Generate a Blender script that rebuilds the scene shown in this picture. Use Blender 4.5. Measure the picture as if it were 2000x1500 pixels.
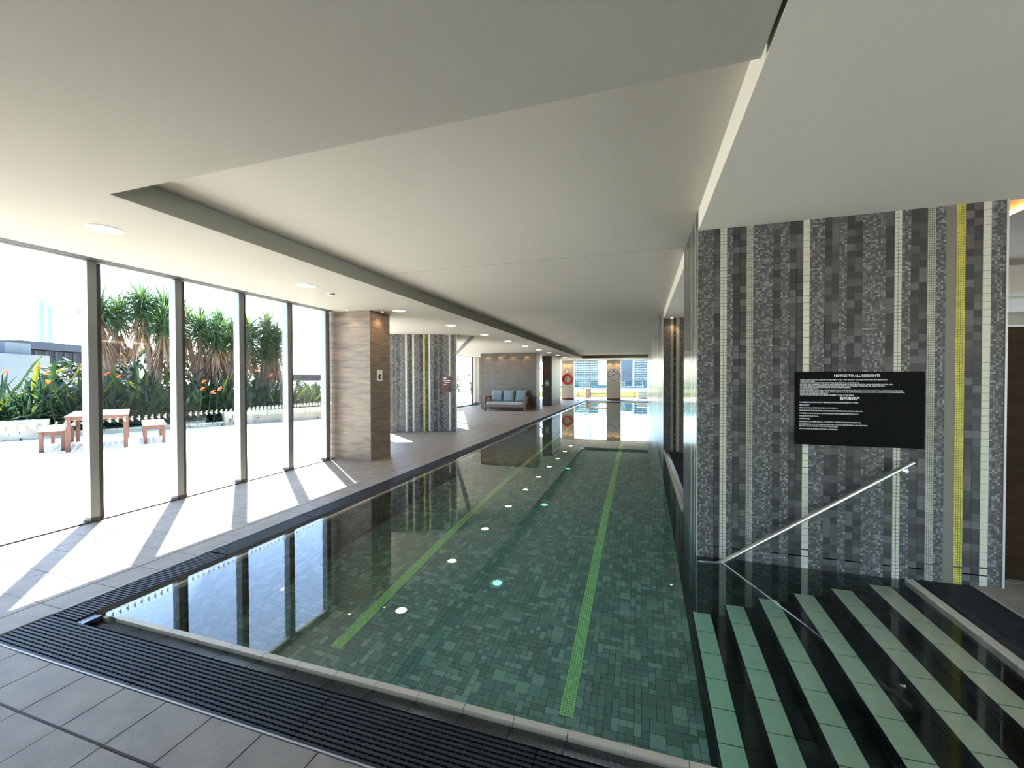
import bpy, bmesh, math, random
from mathutils import Vector, Matrix
random.seed(11)
S = bpy.context.scene
C = S.collection
for o in list(bpy.data.objects):
    bpy.data.objects.remove(o, do_unlink=True)

# ------------------------------------------------------------------ camera
F, YAW, PIT, ROL, EYE = 798.13, 0.30413, 0.013086, -0.002552, 1.5
cy, sy, cp, sp = math.cos(YAW), math.sin(YAW), math.cos(PIT), math.sin(PIT)
_r = Vector((cy, sy, 0)); _f0 = Vector((-sy, cy, 0)); _u0 = Vector((0, 0, 1))
_f = _f0 * cp - _u0 * sp; _u = _u0 * cp + _f0 * sp
_c, _s = math.cos(ROL), math.sin(ROL)
R2 = _r * _c + _u * _s; U2 = -_r * _s + _u * _c
cam = bpy.data.cameras.new('camera'); cam.sensor_width = 36.0; cam.lens = F / 2000 * 36
cam.clip_start = 0.05; cam.clip_end = 3000
co = bpy.data.objects.new('camera', cam); C.objects.link(co)
M = Matrix.Identity(4)
for i in range(3):
    M[i][0], M[i][1], M[i][2] = R2[i], U2[i], -_f[i]
M[2][3] = EYE
co.matrix_world = M
S.camera = co

# ------------------------------------------------------------------ sky, sun, exposure
SUN_DIR = Vector((1.0, -0.827, -1.637)).normalized()
SKY_STRENGTH, SUN_ENERGY = 0.48, 18.0
w = bpy.data.worlds.new('sky'); S.world = w; w.use_nodes = True
wn = w.node_tree.nodes; wl = w.node_tree.links
sky = wn.new('ShaderNodeTexSky'); sky.sky_type = 'NISHITA'; sky.sun_disc = False
sky.sun_elevation = math.radians(51.6); sky.sun_rotation = math.radians(-50.4)
sky.air_density = 1.0; sky.dust_density = 0.3; sky.ozone_density = 2.5
wl.new(sky.outputs[0], wn['Background'].inputs[0]); wn['Background'].inputs[1].default_value = SKY_STRENGTH
sl = bpy.data.lights.new('sun', 'SUN'); sl.energy = SUN_ENERGY; sl.angle = math.radians(0.53); sl.color = (1.0, 0.96, 0.9)
so = bpy.data.objects.new('sun', sl); C.objects.link(so); so.location = (-20, 16, 30)
so.rotation_euler = SUN_DIR.to_track_quat('-Z', 'Y').to_euler()
vs = S.view_settings
vs.view_transform = 'Standard'; vs.look = 'None'; vs.gamma = 1.0; vs.use_curve_mapping = False
vs.exposure = 2.03
S.cycles.max_bounces = 10; S.cycles.diffuse_bounces = 5; S.cycles.glossy_bounces = 5
S.cycles.transmission_bounces = 8; S.cycles.transparent_max_bounces = 16
S.cycles.sample_clamp_indirect = 8.0; S.cycles.use_denoising = True

# ------------------------------------------------------------------ helpers
class MB:
    def __init__(s): s.v = []; s.f = []; s.c = []
    def face(s, pts, col=(1, 1, 1)):
        n = len(s.v); s.v += [tuple(p) for p in pts]; s.f.append(tuple(range(n, n + len(pts)))); s.c.append(col)
    def box(s, x0, y0, z0, x1, y1, z1, col=(1, 1, 1), bottom=True):
        n = len(s.v)
        s.v += [(x0, y0, z0), (x1, y0, z0), (x1, y1, z0), (x0, y1, z0), (x0, y0, z1), (x1, y0, z1), (x1, y1, z1), (x0, y1, z1)]
        fs = [(4, 5, 6, 7), (0, 1, 5, 4), (1, 2, 6, 5), (2, 3, 7, 6), (3, 0, 4, 7)]
        if bottom: fs.append((3, 2, 1, 0))
        for f in fs: s.f.append(tuple(n + i for i in f)); s.c.append(col)
    def obox(s, c, hx, hy, hz, rot, col=(1, 1, 1)):
        """box of half sizes about c turned by a matrix"""
        n = len(s.v); c = Vector(c)
        for z in (-1, 1):
            for x, y in ((-1, -1), (1, -1), (1, 1), (-1, 1)):
                s.v.append(tuple(c + rot @ Vector((x * hx, y * hy, z * hz))))
        for f in [(4, 5, 6, 7), (0, 1, 5, 4), (1, 2, 6, 5), (2, 3, 7, 6), (3, 0, 4, 7), (3, 2, 1, 0)]:
            s.f.append(tuple(n + i for i in f)); s.c.append(col)
    def prism(s, poly, z0, z1, col=(1, 1, 1)):
        n = len(s.v); k = len(poly)
        s.v += [(x, y, z0) for x, y in poly] + [(x, y, z1) for x, y in poly]
        s.f.append(tuple(range(n + k, n + 2 * k))); s.c.append(col)
        s.f.append(tuple(range(n + k - 1, n - 1, -1))); s.c.append(col)
        for i in range(k):
            j = (i + 1) % k; s.f.append((n + i, n + j, n + k + j, n + k + i)); s.c.append(col)
    def tube(s, path, r, k=10, col=(1, 1, 1), caps=True):
        path = [Vector(p) for p in path]; n0 = len(s.v); rs = r if isinstance(r, (list, tuple)) else [r] * len(path)
        a = None
        for i, p in enumerate(path):
            d = (path[min(i + 1, len(path) - 1)] - path[max(i - 1, 0)]).normalized()
            if a is None: a = d.orthogonal().normalized()
            a = (a - d * a.dot(d)).normalized(); b = d.cross(a)
            for j in range(k):
                t = 2 * math.pi * j / k; s.v.append(tuple(p + (a * math.cos(t) + b * math.sin(t)) * rs[i]))
        for i in range(len(path) - 1):
            for j in range(k):
                q = (j + 1) % k; s.f.append((n0 + i * k + j, n0 + i * k + q, n0 + (i + 1) * k + q, n0 + (i + 1) * k + j)); s.c.append(col)
        if caps:
            s.f.append(tuple(n0 + j for j in range(k - 1, -1, -1))); s.c.append(col)
            m = n0 + (len(path) - 1) * k; s.f.append(tuple(m + j for j in range(k))); s.c.append(col)
    def lathe(s, prof, k=24, c=(0, 0, 0), col=(1, 1, 1), axis='z', close=False):
        n0 = len(s.v); c = Vector(c)
        for (r, z) in prof:
            for j in range(k):
                t = 2 * math.pi * j / k
                p = Vector((r * math.cos(t), r * math.sin(t), z))
                if axis == 'y': p = Vector((p.x, -p.z, p.y))
                if axis == 'x': p = Vector((p.z, p.x, p.y))
                s.v.append(tuple(c + p))
        m = len(prof)
        for i in range(m if close else m - 1):
            for j in range(k):
                q = (j + 1) % k; i2 = (i + 1) % m
                s.f.append((n0 + i * k + j, n0 + i * k + q, n0 + i2 * k + q, n0 + i2 * k + j)); s.c.append(col)
    def mesh(s, name, mats, smooth=False, colors=False, recalc=False):
        me = bpy.data.meshes.new(name); me.from_pydata(s.v, [], s.f)
        for m in (mats if isinstance(mats, (list, tuple)) else [mats]): me.materials.append(m)
        if colors:
            at = me.color_attributes.new('Col', 'FLOAT_COLOR', 'CORNER')
            buf = []
            for f, c in zip(s.f, s.c): buf += [c[0], c[1], c[2], 1.0] * len(f)
            at.data.foreach_set('color', buf)
        if recalc:
            bm = bmesh.new(); bm.from_mesh(me); bmesh.ops.recalc_face_normals(bm, faces=bm.faces); bm.to_mesh(me); bm.free()
        if smooth: me.polygons.foreach_set('use_smooth', [True] * len(me.polygons))
        me.update(); return me
    def build(s, name, mat, parent=None, smooth=False, colors=False, recalc=False, bevel=0, loc=None):
        return link(name, s.mesh(name, mat, smooth, colors, recalc), parent, bevel, loc)

def link(name, me, parent=None, bevel=0, loc=None):
    o = bpy.data.objects.new(name, me); C.objects.link(o)
    if parent is not None: o.parent = parent
    if loc is not None: o.location = loc
    if bevel:
        b = o.modifiers.new('edge', 'BEVEL'); b.width = bevel; b.segments = 2; b.limit_method = 'ANGLE'
    return o

def tag(o, label=None, cat=None, group=None, kind=None):
    if label: o['label'] = label
    if cat: o['category'] = cat
    if group: o['group'] = group
    if kind: o['kind'] = kind
    return o

def thing(name, label, cat, loc=(0, 0, 0), rz=0, group=None, kind=None):
    o = bpy.data.objects.new(name, None); C.objects.link(o); o.empty_display_size = 0.1
    o.location = loc; o.rotation_euler = (0, 0, rz)
    return tag(o, label, cat, group, kind)

def copy_tree(o, parent=None):
    c = o.copy(); C.objects.link(c)
    if parent is not None: c.parent = parent
    for ch in list(o.children): copy_tree(ch, c)
    return c

# ------------------------------------------------------------------ materials
def P(m): return m.node_tree.nodes['Principled BSDF']
def mat(name, col, rough=0.5, metal=0.0, spec=0.5, bump=0.0, bscale=60.0, var=0.0, vscale=4.0):
    m = bpy.data.materials.new(name); m.use_nodes = True; p = P(m); n = m.node_tree.nodes; l = m.node_tree.links
    p.inputs['Base Color'].default_value = (*col, 1); p.inputs['Roughness'].default_value = rough
    p.inputs['Metallic'].default_value = metal; p.inputs['Specular IOR Level'].default_value = spec
    if var or bump:
        g = n.new('ShaderNodeNewGeometry')
    if var:
        t = n.new('ShaderNodeTexNoise'); t.inputs['Scale'].default_value = vscale; t.inputs['Detail'].default_value = 6
        l.new(g.outputs['Position'], t.inputs['Vector'])
        r = n.new('ShaderNodeValToRGB'); r.color_ramp.elements[0].position = 0.3; r.color_ramp.elements[1].position = 0.7
        r.color_ramp.elements[0].color = (*[c * (1 - var) for c in col], 1); r.color_ramp.elements[1].color = (*[min(1, c * (1 + var)) for c in col], 1)
        l.new(t.outputs['Fac'], r.inputs[0]); l.new(r.outputs[0], p.inputs['Base Color'])
    if bump:
        t2 = n.new('ShaderNodeTexNoise'); t2.inputs['Scale'].default_value = bscale; t2.inputs['Detail'].default_value = 4
        l.new(g.outputs['Position'], t2.inputs['Vector'])
        b = n.new('ShaderNodeBump'); b.inputs['Strength'].default_value = bump; b.inputs['Distance'].default_value = 0.01
        l.new(t2.outputs['Fac'], b.inputs['Height']); l.new(b.outputs[0], p.inputs['Normal'])
    return m

def mat_attr(name, rough=0.3, spec=0.5, trans=0.0):
    m = bpy.data.materials.new(name); m.use_nodes = True; p = P(m); n = m.node_tree.nodes; l = m.node_tree.links
    a = n.new('ShaderNodeAttribute'); a.attribute_name = 'Col'
    l.new(a.outputs['Color'], p.inputs['Base Color']); p.inputs['Roughness'].default_value = rough; p.inputs['Specular IOR Level'].default_value = spec
    if trans:
        t = n.new('ShaderNodeBsdfTranslucent'); x = n.new('ShaderNodeMixShader'); x.inputs[0].default_value = trans
        h = n.new('ShaderNodeHueSaturation'); h.inputs['Hue'].default_value = 0.47; h.inputs['Saturation'].default_value = 1.1; h.inputs['Value'].default_value = 1.8
        l.new(a.outputs['Color'], h.inputs['Color']); l.new(h.outputs[0], t.inputs['Color'])
        l.new(p.outputs[0], x.inputs[1]); l.new(t.outputs[0], x.inputs[2]); l.new(x.outputs[0], n['Material Output'].inputs['Surface'])
    return m

def mat_random(name, cols, rough=0.3, spec=0.5):
    """each object takes one of the colours"""
    m = bpy.data.materials.new(name); m.use_nodes = True; p = P(m); n = m.node_tree.nodes; l = m.node_tree.links
    oi = n.new('ShaderNodeObjectInfo'); r = n.new('ShaderNodeValToRGB'); r.color_ramp.interpolation = 'CONSTANT'
    e = r.color_ramp.elements
    for i, c in enumerate(cols):
        q = e[i] if i < 2 else e.new(i / len(cols))
        q.position = i / len(cols); q.color = (*c, 1)
    l.new(oi.outputs['Random'], r.inputs[0]); l.new(r.outputs[0], p.inputs['Base Color'])
    p.inputs['Roughness'].default_value = rough; p.inputs['Specular IOR Level'].default_value = spec
    return m

def mat_emit(name, col, strength):
    m = bpy.data.materials.new(name); m.use_nodes = True; p = P(m)
    p.inputs['Base Color'].default_value = (*col, 1); p.inputs['Emission Color'].default_value = (*col, 1); p.inputs['Emission Strength'].default_value = strength
    return m

def mat_vein(name, dark, light, scale=(1.0, 1.0, 9.0), rough=0.45, joint=None):
    """stone or timber with long horizontal veins, shifted for each object"""
    m = bpy.data.materials.new(name); m.use_nodes = True; p = P(m); n = m.node_tree.nodes; l = m.node_tree.links
    g = n.new('ShaderNodeNewGeometry'); mp = n.new('ShaderNodeMapping'); mp.inputs['Scale'].default_value = scale
    oi = n.new('ShaderNodeObjectInfo'); mu = n.new('ShaderNodeMath'); mu.operation = 'MULTIPLY'; mu.inputs[1].default_value = 40
    l.new(oi.outputs['Random'], mu.inputs[0])
    t = n.new('ShaderNodeTexNoise'); t.noise_dimensions = '4D'; t.inputs['Scale'].default_value = 2.2; t.inputs['Detail'].default_value = 8; t.inputs['Roughness'].default_value = 0.62; t.inputs['Distortion'].default_value = 0.5
    l.new(g.outputs['Position'], mp.inputs['Vector']); l.new(mp.outputs[0], t.inputs['Vector']); l.new(mu.outputs[0], t.inputs['W'])
    r = n.new('ShaderNodeValToRGB'); e = r.color_ramp.elements
    e[0].position = 0.32; e[0].color = (*dark, 1); e[1].position = 0.68; e[1].color = (*light, 1)
    l.new(t.outputs['Fac'], r.inputs[0]); l.new(r.outputs[0], p.inputs['Base Color']); p.inputs['Roughness'].default_value = rough
    return m

MT = {}
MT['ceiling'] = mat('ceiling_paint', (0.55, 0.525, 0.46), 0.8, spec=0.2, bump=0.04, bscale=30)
MT['soffit'] = mat('soffit_paint_lit', (0.72, 0.69, 0.60), 0.8, spec=0.2)  # ceiling paint lightened: extra light on the right soffit put into its colour
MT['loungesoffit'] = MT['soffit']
MT['soffit'] = mat('soffit_paint_shaded', (0.43, 0.41, 0.355), 0.8, spec=0.2, bump=0.06, bscale=18)  # ceiling paint darkened: weaker light on the soffit put into its colour
MT['wall'] = mat('wall_paint', (0.52, 0.46, 0.37), 0.8, spec=0.2)
MT['grout'] = mat('dark_grout', (0.045, 0.043, 0.042), 0.7)
MT['deckgrout'] = mat('deck_grout', (0.07, 0.06, 0.055), 0.8)
MT['blackgap'] = mat('shadow_gap', (0.015, 0.015, 0.014), 0.9)
MT['alu'] = mat('anodised_mullion', (0.20, 0.21, 0.21), 0.42, metal=0.5)
MT['bronze'] = mat('dark_bronze', (0.05, 0.042, 0.04), 0.4, metal=0.5)
MT['steel'] = mat('brushed_steel', (0.78, 0.77, 0.72), 0.28, metal=1.0)
MT['trimmetal'] = mat('trim_metal', (0.40, 0.385, 0.36), 0.6, metal=0.5)
MT['grate'] = mat('black_grating', (0.022, 0.022, 0.023), 0.6, spec=0.22)
MT['white'] = mat('white_plastic', (0.8, 0.8, 0.78), 0.4)
MT['black'] = mat('black_board', (0.002, 0.002, 0.0025), 0.5, spec=0.04)
MT['letter'] = mat('white_lettering', (0.85, 0.85, 0.85), 0.6)
MT['cream'] = mat('cream_edge_tile', (0.50, 0.425, 0.32), 0.45, spec=0.3, var=0.06)
MT['darktile'] = mat('dark_ribbed_tile', (0.028, 0.028, 0.03), 0.28)
MT['mosaichoned'] = mat_attr('mosaic_honed', 0.6, 0.2)
MT['mosaicrough'] = mat_attr('mosaic_satin', 0.3, 0.14)
MT['mosaic'] = mat_attr('mosaic_glaze', 0.16)
GREYS = [(0.040, 0.037, 0.037), (0.052, 0.048, 0.047), (0.082, 0.077, 0.075), (0.062, 0.058, 0.056), (0.044, 0.041, 0.041), (0.105, 0.10, 0.096)]
MT['tiledark'] = mat_random('large_dark_tile', GREYS, 0.6, 0.2)
MT['tilewhite'] = mat('large_white_tile', (0.52, 0.505, 0.41), 0.5, spec=0.2)
POOLC = [(0.26, 0.245, 0.23), (0.30, 0.285, 0.27), (0.36, 0.335, 0.315), (0.43, 0.40, 0.37), (0.52, 0.475, 0.44), (0.28, 0.265, 0.25), (0.33, 0.31, 0.29)]
MT['pooltile'] = mat_random('pool_floor_tile', POOLC, 0.35)
MT['poolattr'] = mat_attr('pool_floor_mosaic', 0.35)
MT['steptile'] = mat('cream_step_tile', (0.93, 0.87, 0.66), 0.4, var=0.04, vscale=20)
MT['stepdark'] = mat('black_step_tile', (0.012, 0.013, 0.013), 0.3)
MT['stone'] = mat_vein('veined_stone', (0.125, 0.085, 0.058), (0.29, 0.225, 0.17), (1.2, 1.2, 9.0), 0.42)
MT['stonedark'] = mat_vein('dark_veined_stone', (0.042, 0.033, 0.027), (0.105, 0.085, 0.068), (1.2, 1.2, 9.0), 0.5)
MT['locker'] = mat_vein('locker_timber', (0.016, 0.0075, 0.003), (0.034, 0.015, 0.0065), (1, 1, 6), 0.7)
P(MT['locker']).inputs['Specular IOR Level'].default_value = 0.08
MT['timber'] = mat_vein('brown_timber', (0.055, 0.024, 0.010), (0.11, 0.05, 0.022), (1.0, 1.0, 6.0), 0.75)
MT['redwood'] = mat_vein('oiled_redwood', (0.05, 0.014, 0.007), (0.10, 0.03, 0.015), (6, 6, 6), 0.5)
MT['deck'] = mat('deck_stone', (0.265, 0.212, 0.163), 0.5, spec=0.3, bump=0.5, bscale=240, var=0.15, vscale=7)
MT['terrace'] = mat('terrace_paver', (0.60, 0.565, 0.50), 0.7, var=0.05)
MT['concrete'] = mat('planter_concrete', (0.30, 0.27, 0.21), 0.85, var=0.12)
MT['coping'] = mat('planter_coping', (0.33, 0.33, 0.25), 0.8, var=0.1)
MT['leaf'] = mat_attr('leaf', 0.42, 0.45, trans=0.25)
MT['bark'] = mat('bark', (0.16, 0.11, 0.075), 0.9, var=0.2, vscale=20)
MT['sofafabric'] = mat('grey_blue_fabric', (0.15, 0.19, 0.205), 0.95, bump=0.2, bscale=200)
MT['seatfabric'] = mat('pale_seat_fabric', (0.27, 0.27, 0.26), 0.95)
MT['sofawood'] = mat('dark_red_wood', (0.13, 0.05, 0.03), 0.45)
MT['red'] = mat('life_ring_red', (0.42, 0.016, 0.010), 0.5, spec=0.3)
MT['lamp'] = mat_emit('lamp_diffuser', (1.0, 0.80, 0.55), 10.0)
MT['unlit'] = mat('unlit_diffuser', (0.7, 0.7, 0.68), 0.4)
MT['poollamp'] = mat_emit('pool_lamp', (0.45, 0.9, 0.8), 0.35)
MT['cove'] = mat_emit('warm_cove_strip', (1.0, 0.78, 0.5), 4.0)
MT['coveorange'] = mat_emit('amber_cove_strip', (1.0, 0.48, 0.14), 4.0)

def mat_glass(name, tint=(0.97, 0.99, 0.98)):
    m = bpy.data.materials.new(name); m.use_nodes = True; n = m.node_tree.nodes; l = m.node_tree.links
    n.remove(P(m))
    t = n.new('ShaderNodeBsdfTransparent'); t.inputs[0].default_value = (*tint, 1)
    g = n.new('ShaderNodeBsdfGlossy'); g.inputs['Roughness'].default_value = 0.0
    lw = n.new('ShaderNodeLayerWeight'); lw.inputs[0].default_value = 0.35
    mu = n.new('ShaderNodeMath'); mu.operation = 'MULTIPLY'; mu.inputs[1].default_value = 0.5; l.new(lw.outputs['Fresnel'], mu.inputs[0])
    x = n.new('ShaderNodeMixShader'); l.new(mu.outputs[0], x.inputs[0]); l.new(t.outputs[0], x.inputs[1]); l.new(g.outputs[0], x.inputs[2])
    l.new(x.outputs[0], n['Material Output'].inputs['Surface'])
    return m
MT['glass'] = mat_glass('clear_glass')
MT['tealglass'] = mat_glass('teal_balustrade_glass', (0.80, 0.94, 0.94))

# water: refracting surface and an absorbing volume
wm = bpy.data.materials.new('pool_water'); wm.use_nodes = True; n = wm.node_tree.nodes; l = wm.node_tree.links
n.remove(P(wm))
gl = n.new('ShaderNodeBsdfRefraction'); gl.inputs['IOR'].default_value = 1.333; gl.inputs['Roughness'].default_value = 0.0
gl2 = n.new('ShaderNodeBsdfGlass'); gl2.inputs['IOR'].default_value = 1.333; gl2.inputs['Roughness'].default_value = 0.0
n.remove(gl)
l.new(gl2.outputs[0], n['Material Output'].inputs['Surface'])
va = n.new('ShaderNodeVolumeAbsorption'); va.inputs['Color'].default_value = (0.10, 0.93, 0.72, 1); va.inputs['Density'].default_value = 0.28
l.new(va.outputs[0], n['Material Output'].inputs['Volume'])
MT['water'] = wm

def fa(px, py, z=0.0):
    return math.sqrt(px * px + py * py + (EYE - z) ** 2)

# ------------------------------------------------------------------ setting: floor
FIELD_Z = -0.006
floor = MB()
floor.box(-3.36, -6.0, -0.35, 8.0, 1.318, FIELD_Z)
floor.prism([(-5.58, -6), (-3.36, -6), (-3.36, 1.318), (-3.59, 1.318), (-3.59, 29.3), (-9.25, 29.3), (-9.25, 18.57), (-6.2, 12.1), (-5.5, 10.5), (-6.72, 9.95), (-7.6, 9.46), (-5.6, 6.95)], -0.35, FIELD_Z)
floor.box(2.285, 1.318, -0.35, 8.0, 9.5, FIELD_Z)
floor.box(0.835, 4.92, -0.35, 2.3, 9.5, FIELD_Z)
floor.box(-3.7, 26.95, -0.35, 1.5, 29.3, FIELD_Z)
FLOOR = floor.build('floor', MT['deckgrout']); tag(FLOOR, 'brown grey stone tiled pool deck with fine dark joints', None, None, 'structure')

def inpoly(x, y, poly):
    r = False; j = len(poly) - 1
    for i in range(len(poly)):
        xi, yi = poly[i]; xj, yj = poly[j]
        if (yi > y) != (yj > y) and x < (xj - xi) * (y - yi) / (yj - yi) + xi: r = not r
        j = i
    return r

tiles = []
G = 0.004
# near deck: rows across the pool end
xs = [-5.568 + 0.0] + [-5.568 + 0.2889 * i for i in range(1, 40)]
xs = [-2.679 + 0.2889 * k for k in range(-10, 27)]
for a, b in zip(xs[:-1], xs[1:]):
    for y0, y1 in ((1.08, 1.314), (0.475, 1.07), (-0.125, 0.471), (-0.725, -0.129)):
        if a < -3.84 and y1 > 1.2: continue
        tiles.append((a + G / 2, y0, b - G / 2, y1))
# border course along the left grate
for k in range(0, 97):
    y0 = 1.367 + 0.2838 * k
    if y0 + .28 < 29.2: tiles.append((-3.836, y0 + G / 2, -3.596, y0 + 0.2838 - G / 2))
# left deck field
fieldpoly = [(-5.56, -1), (-3.6, -1), (-3.6, 29.3), (-9.2, 29.3), (-9.2, 18.57), (-6.2, 12.1), (-5.5, 10.5), (-6.72, 9.95), (-7.6, 9.46), (-5.56, 6.95)]
for k in range(-4, 97):
    y0 = 1.367 + 0.2838 * k; y1 = y0 + 0.2838
    for j in range(0, 10):
        x1 = -3.841 - 0.5725 * j; x0 = x1 - 0.5725
        if x0 < -5.6 and y0 < 6.9: continue
        if k < 0 and x0 > -5: continue
        if inpoly((x0 + x1) / 2, (y0 + y1) / 2, fieldpoly):
            tiles.append((x0 + G / 2, y0 + G / 2, x1 - G / 2, y1 - G / 2))
# right deck
for j in range(10):
    for k in range(20):
        x0 = 2.297 + 0.58 * j; y0 = 1.32 + 0.2889 * k - 2.889 * 0
        if y0 < 9.2: tiles.append((x0 + G / 2, y0 + G / 2, x0 + 0.58 - G / 2, y0 + 0.2889 - G / 2))
for j in range(3):
    for k in range(14):
        x0 = 0.84 + 0.48 * j; y0 = 5.0 + 0.2889 * k
        tiles.append((x0 + G / 2, y0 + G / 2, x0 + 0.48 - G / 2, y0 + 0.2889 - G / 2))
def tkey(t):
    x, y = (t[0] + t[2]) / 2, (t[1] + t[3]) / 2
    fwd = -x * sy + y * cy; side = x * cy + y * sy
    if fwd < 0.5 or abs(side) > fwd * 1.3: return 1e9
    d = fa(x, y); return d ** 3 / ((t[2] - t[0]) * (t[3] - t[1]))
tiles.sort(key=tkey)
cache = {}
rest = MB()
for i, (x0, y0, x1, y1) in enumerate(tiles):
    if i < 300 and tkey((x0, y0, x1, y1)) < 1e8:
        k = (round(x1 - x0, 3), round(y1 - y0, 3))
        if k not in cache:
            m = MB(); a, b = k[0] / 2, k[1] / 2; e = 0.002
            m.box(-a, -b, -0.012, a, b, -0.002); m.c = m.c
            n0 = len(m.v)
            m.v += [(-a + e, -b + e, 0), (a - e, -b + e, 0), (a - e, b - e, 0), (-a + e, b - e, 0)]
            m.f[0] = (n0, n0 + 1, n0 + 2, n0 + 3)
            for q in range(4):
                m.f.append((4 + q, 4 + (q + 1) % 4, n0 + (q + 1) % 4, n0 + q)); m.c.append((1, 1, 1))
            cache[k] = m.mesh('tile', MT['deck'])
        link('tile', cache[k], FLOOR, 0, ((x0 + x1) / 2, (y0 + y1) / 2, 0))
    else:
        rest.box(x0, y0, -0.012, x1, y1, 0, bottom=False)
tag(rest.build('floor_tiles', MT['deck'], FLOOR), kind='stuff')
tr = MB(); tr.box(-3.6, 1.071, -0.004, 3.0, 1.079, 0.0005)
tr.build('movement_joint', mat('brown_joint', (0.05, 0.03, 0.024), 0.7, spec=0.2), FLOOR)

# ------------------------------------------------------------------ setting: pool basin
basin = MB()
basin.box(-3.6, 1.62, -1.6, 2.3, 27.0, -1.243)
basin.box(-3.6, 1.6, -1.6, 2.2, 1.70, -0.06)
basin.box(-3.4, 1.7, -1.6, -3.30, 26.95, -0.06)
basin.box(-3.4, 26.90, -1.6, 0.6, 27.0, -0.03)
basin.box(0.47, 4.93, -1.6, 0.60, 9.16, -0.05)
basin.box(1.915, 1.6, -1.6, 2.0, 3.81, -0.05)
BAS = basin.build('pool_basin', MT['grout']); tag(BAS, 'long tiled lap pool basin under clear green water', None, None, 'structure')
LANES = [(-2.363, -2.262), (-0.515, -0.418)]
cell = 0.048; X0, X1, Y0, Y1 = -3.30, 0.44, 1.73, 26.9
nx, ny = int((X1 - X0) / cell), int((Y1 - Y0) / cell)
occ = bytearray(nx * ny)
ptiles = []
def lane_hit(xa, xb, y): return y > 2.60 and any(xa < b and xb > a for a, b in LANES)
for j in range(ny):
    for i in range(nx):
        if occ[j * nx + i]: continue
        t = random.random(); wi, hi = (1, 1) if t < 0.34 else ((2, 1) if t < 0.62 else ((1, 2) if t < 0.9 else (2, 2)))
        if i + wi > nx or occ[j * nx + min(i + wi - 1, nx - 1)]: wi = 1
        if j + hi > ny: hi = 1
        for b in range(hi):
            for a in range(wi): occ[(j + b) * nx + i + a] = 1
        ptiles.append((X0 + i * cell, Y0 + j * cell, wi, hi))
vis = [t for t in ptiles if t[1] > 2.0 and t[0] > -1.9 and not lane_hit(t[0], t[0] + t[2] * cell, t[1] + t[3] * cell)]
vis.sort(key=lambda t: fa(t[0], t[1], -1.24) ** 3 / (t[2] * t[3]))
single = set(vis[:300]); pc = {}; rest = MB(); g = 0.0015
for t in ptiles:
    x, y, wi, hi = t; W, Hh = wi * cell, hi * cell
    if t in single:
        if (wi, hi) not in pc:
            m = MB(); m.box(-W / 2 + g, -Hh / 2 + g, -0.004, W / 2 - g, Hh / 2 - g, 0.003); pc[(wi, hi)] = m.mesh('tile', MT['pooltile'])
        link('tile', pc[(wi, hi)], BAS, 0, (x + W / 2, y + Hh / 2, -1.243))
    else:
        c = random.choice(POOLC)
        rest.face([(x + g, y + g, -1.24), (x + W - g, y + g, -1.24), (x + W - g, y + Hh - g, -1.24), (x + g, y + Hh - g, -1.24)], c)
tag(rest.build('mosaic_floor', MT['poolattr'], BAS, colors=True), kind='stuff')
for a, b in LANES:
    m = MB(); k = 5; p = (b - a) / k
    m.box(a, 2.655, -1.243, b, 26.3, -1.2375, (0.12, 0.2, 0.06))
    y = 2.655
    while y < 26.2:
        q = p if y < 9 else 0.2
        for i in range(k):
            v = random.uniform(0.9, 1.12)
            m.face([(a + i * p + .0012, y + .0012, -1.2365), (a + i * p + p - .0012, y + .0012, -1.2365), (a + i * p + p - .0012, y + q - .0012, -1.2365), (a + i * p + .0012, y + q - .0012, -1.2365)], (0.80 * v, 0.88 * v, 0.38 * v))
        y += q
    tag(m.build('lane_line', MT['poolattr'], BAS, colors=True), 'lime green mosaic lane line', kind='stuff')
# underwater floor fittings
for k in range(4):
    m = MB(); m.lathe([(0.0, 0.012), (0.045, 0.012)], 20, (0, 0, 0)); 
    t = thing('underwater_light', 'round turquoise underwater light on the pool floor, %s' % ['nearest the steps', 'second from the steps', 'third from the steps', 'farthest from the steps'][k], 'pool light', (-1.38, 3.88 + 2.13 * k, -1.24), 0, 'underwater lights')
    m.build('lens', MT['poollamp'], t)
    m = MB(); m.lathe([(0.045, 0.012), (0.052, 0.018), (0.07, 0.014), (0.072, 0.0)], 20)
    m.build('rim', mat('pool_light_rim%d' % k, (0.5, 0.72, 0.68), 0.3), t, smooth=True)

# pool steps
STEPX = [0.434, 0.684, 0.931, 1.178, 1.432, 1.677]
STEPZ = [-1.068, -0.879, -0.703, -0.537, -0.368, -0.202]
st = MB()
for x, z in zip(STEPX, STEPZ): st.box(x, 1.68, -1.3, 1.93, 3.80, z - 0.006)
STEPS = st.build('pool_stairs', MT['stepdark']); tag(STEPS, 'submerged black pool steps with broad cream nosing bands beside the mosaic pier', 'steps', None, 'structure')
m = MB(); m.box(0.002, -0.1158, -0.007, 0.138, 0.1158, 0.0); nos = m.mesh('nosing_tile', MT['steptile'])
m = MB(); m.box(0.142, -0.1175, -0.007, 0.245, 0.1175, -0.0005); trd = m.mesh('tread_tile', MT['stepdark'])
m = MB()
for q in range(3): m.box(-0.004, -0.1175, -0.14 + q * .045, 0.0, 0.1175, -0.103 + q * .045)
ris = m.mesh('riser_tile', MT['stepdark'])
for x, z in zip(STEPX, STEPZ):
    for k in range(9):
        y = 3.80 - 0.119 - 0.238 * k
        if y < 1.7: continue
        link('nosing_tile', nos, STEPS, 0, (x, y, z)); link('tread_tile', trd, STEPS, 0, (x, y, z))
        tag(link('riser_tile', ris, STEPS, 0, (x, y, z)), kind='stuff')

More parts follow.
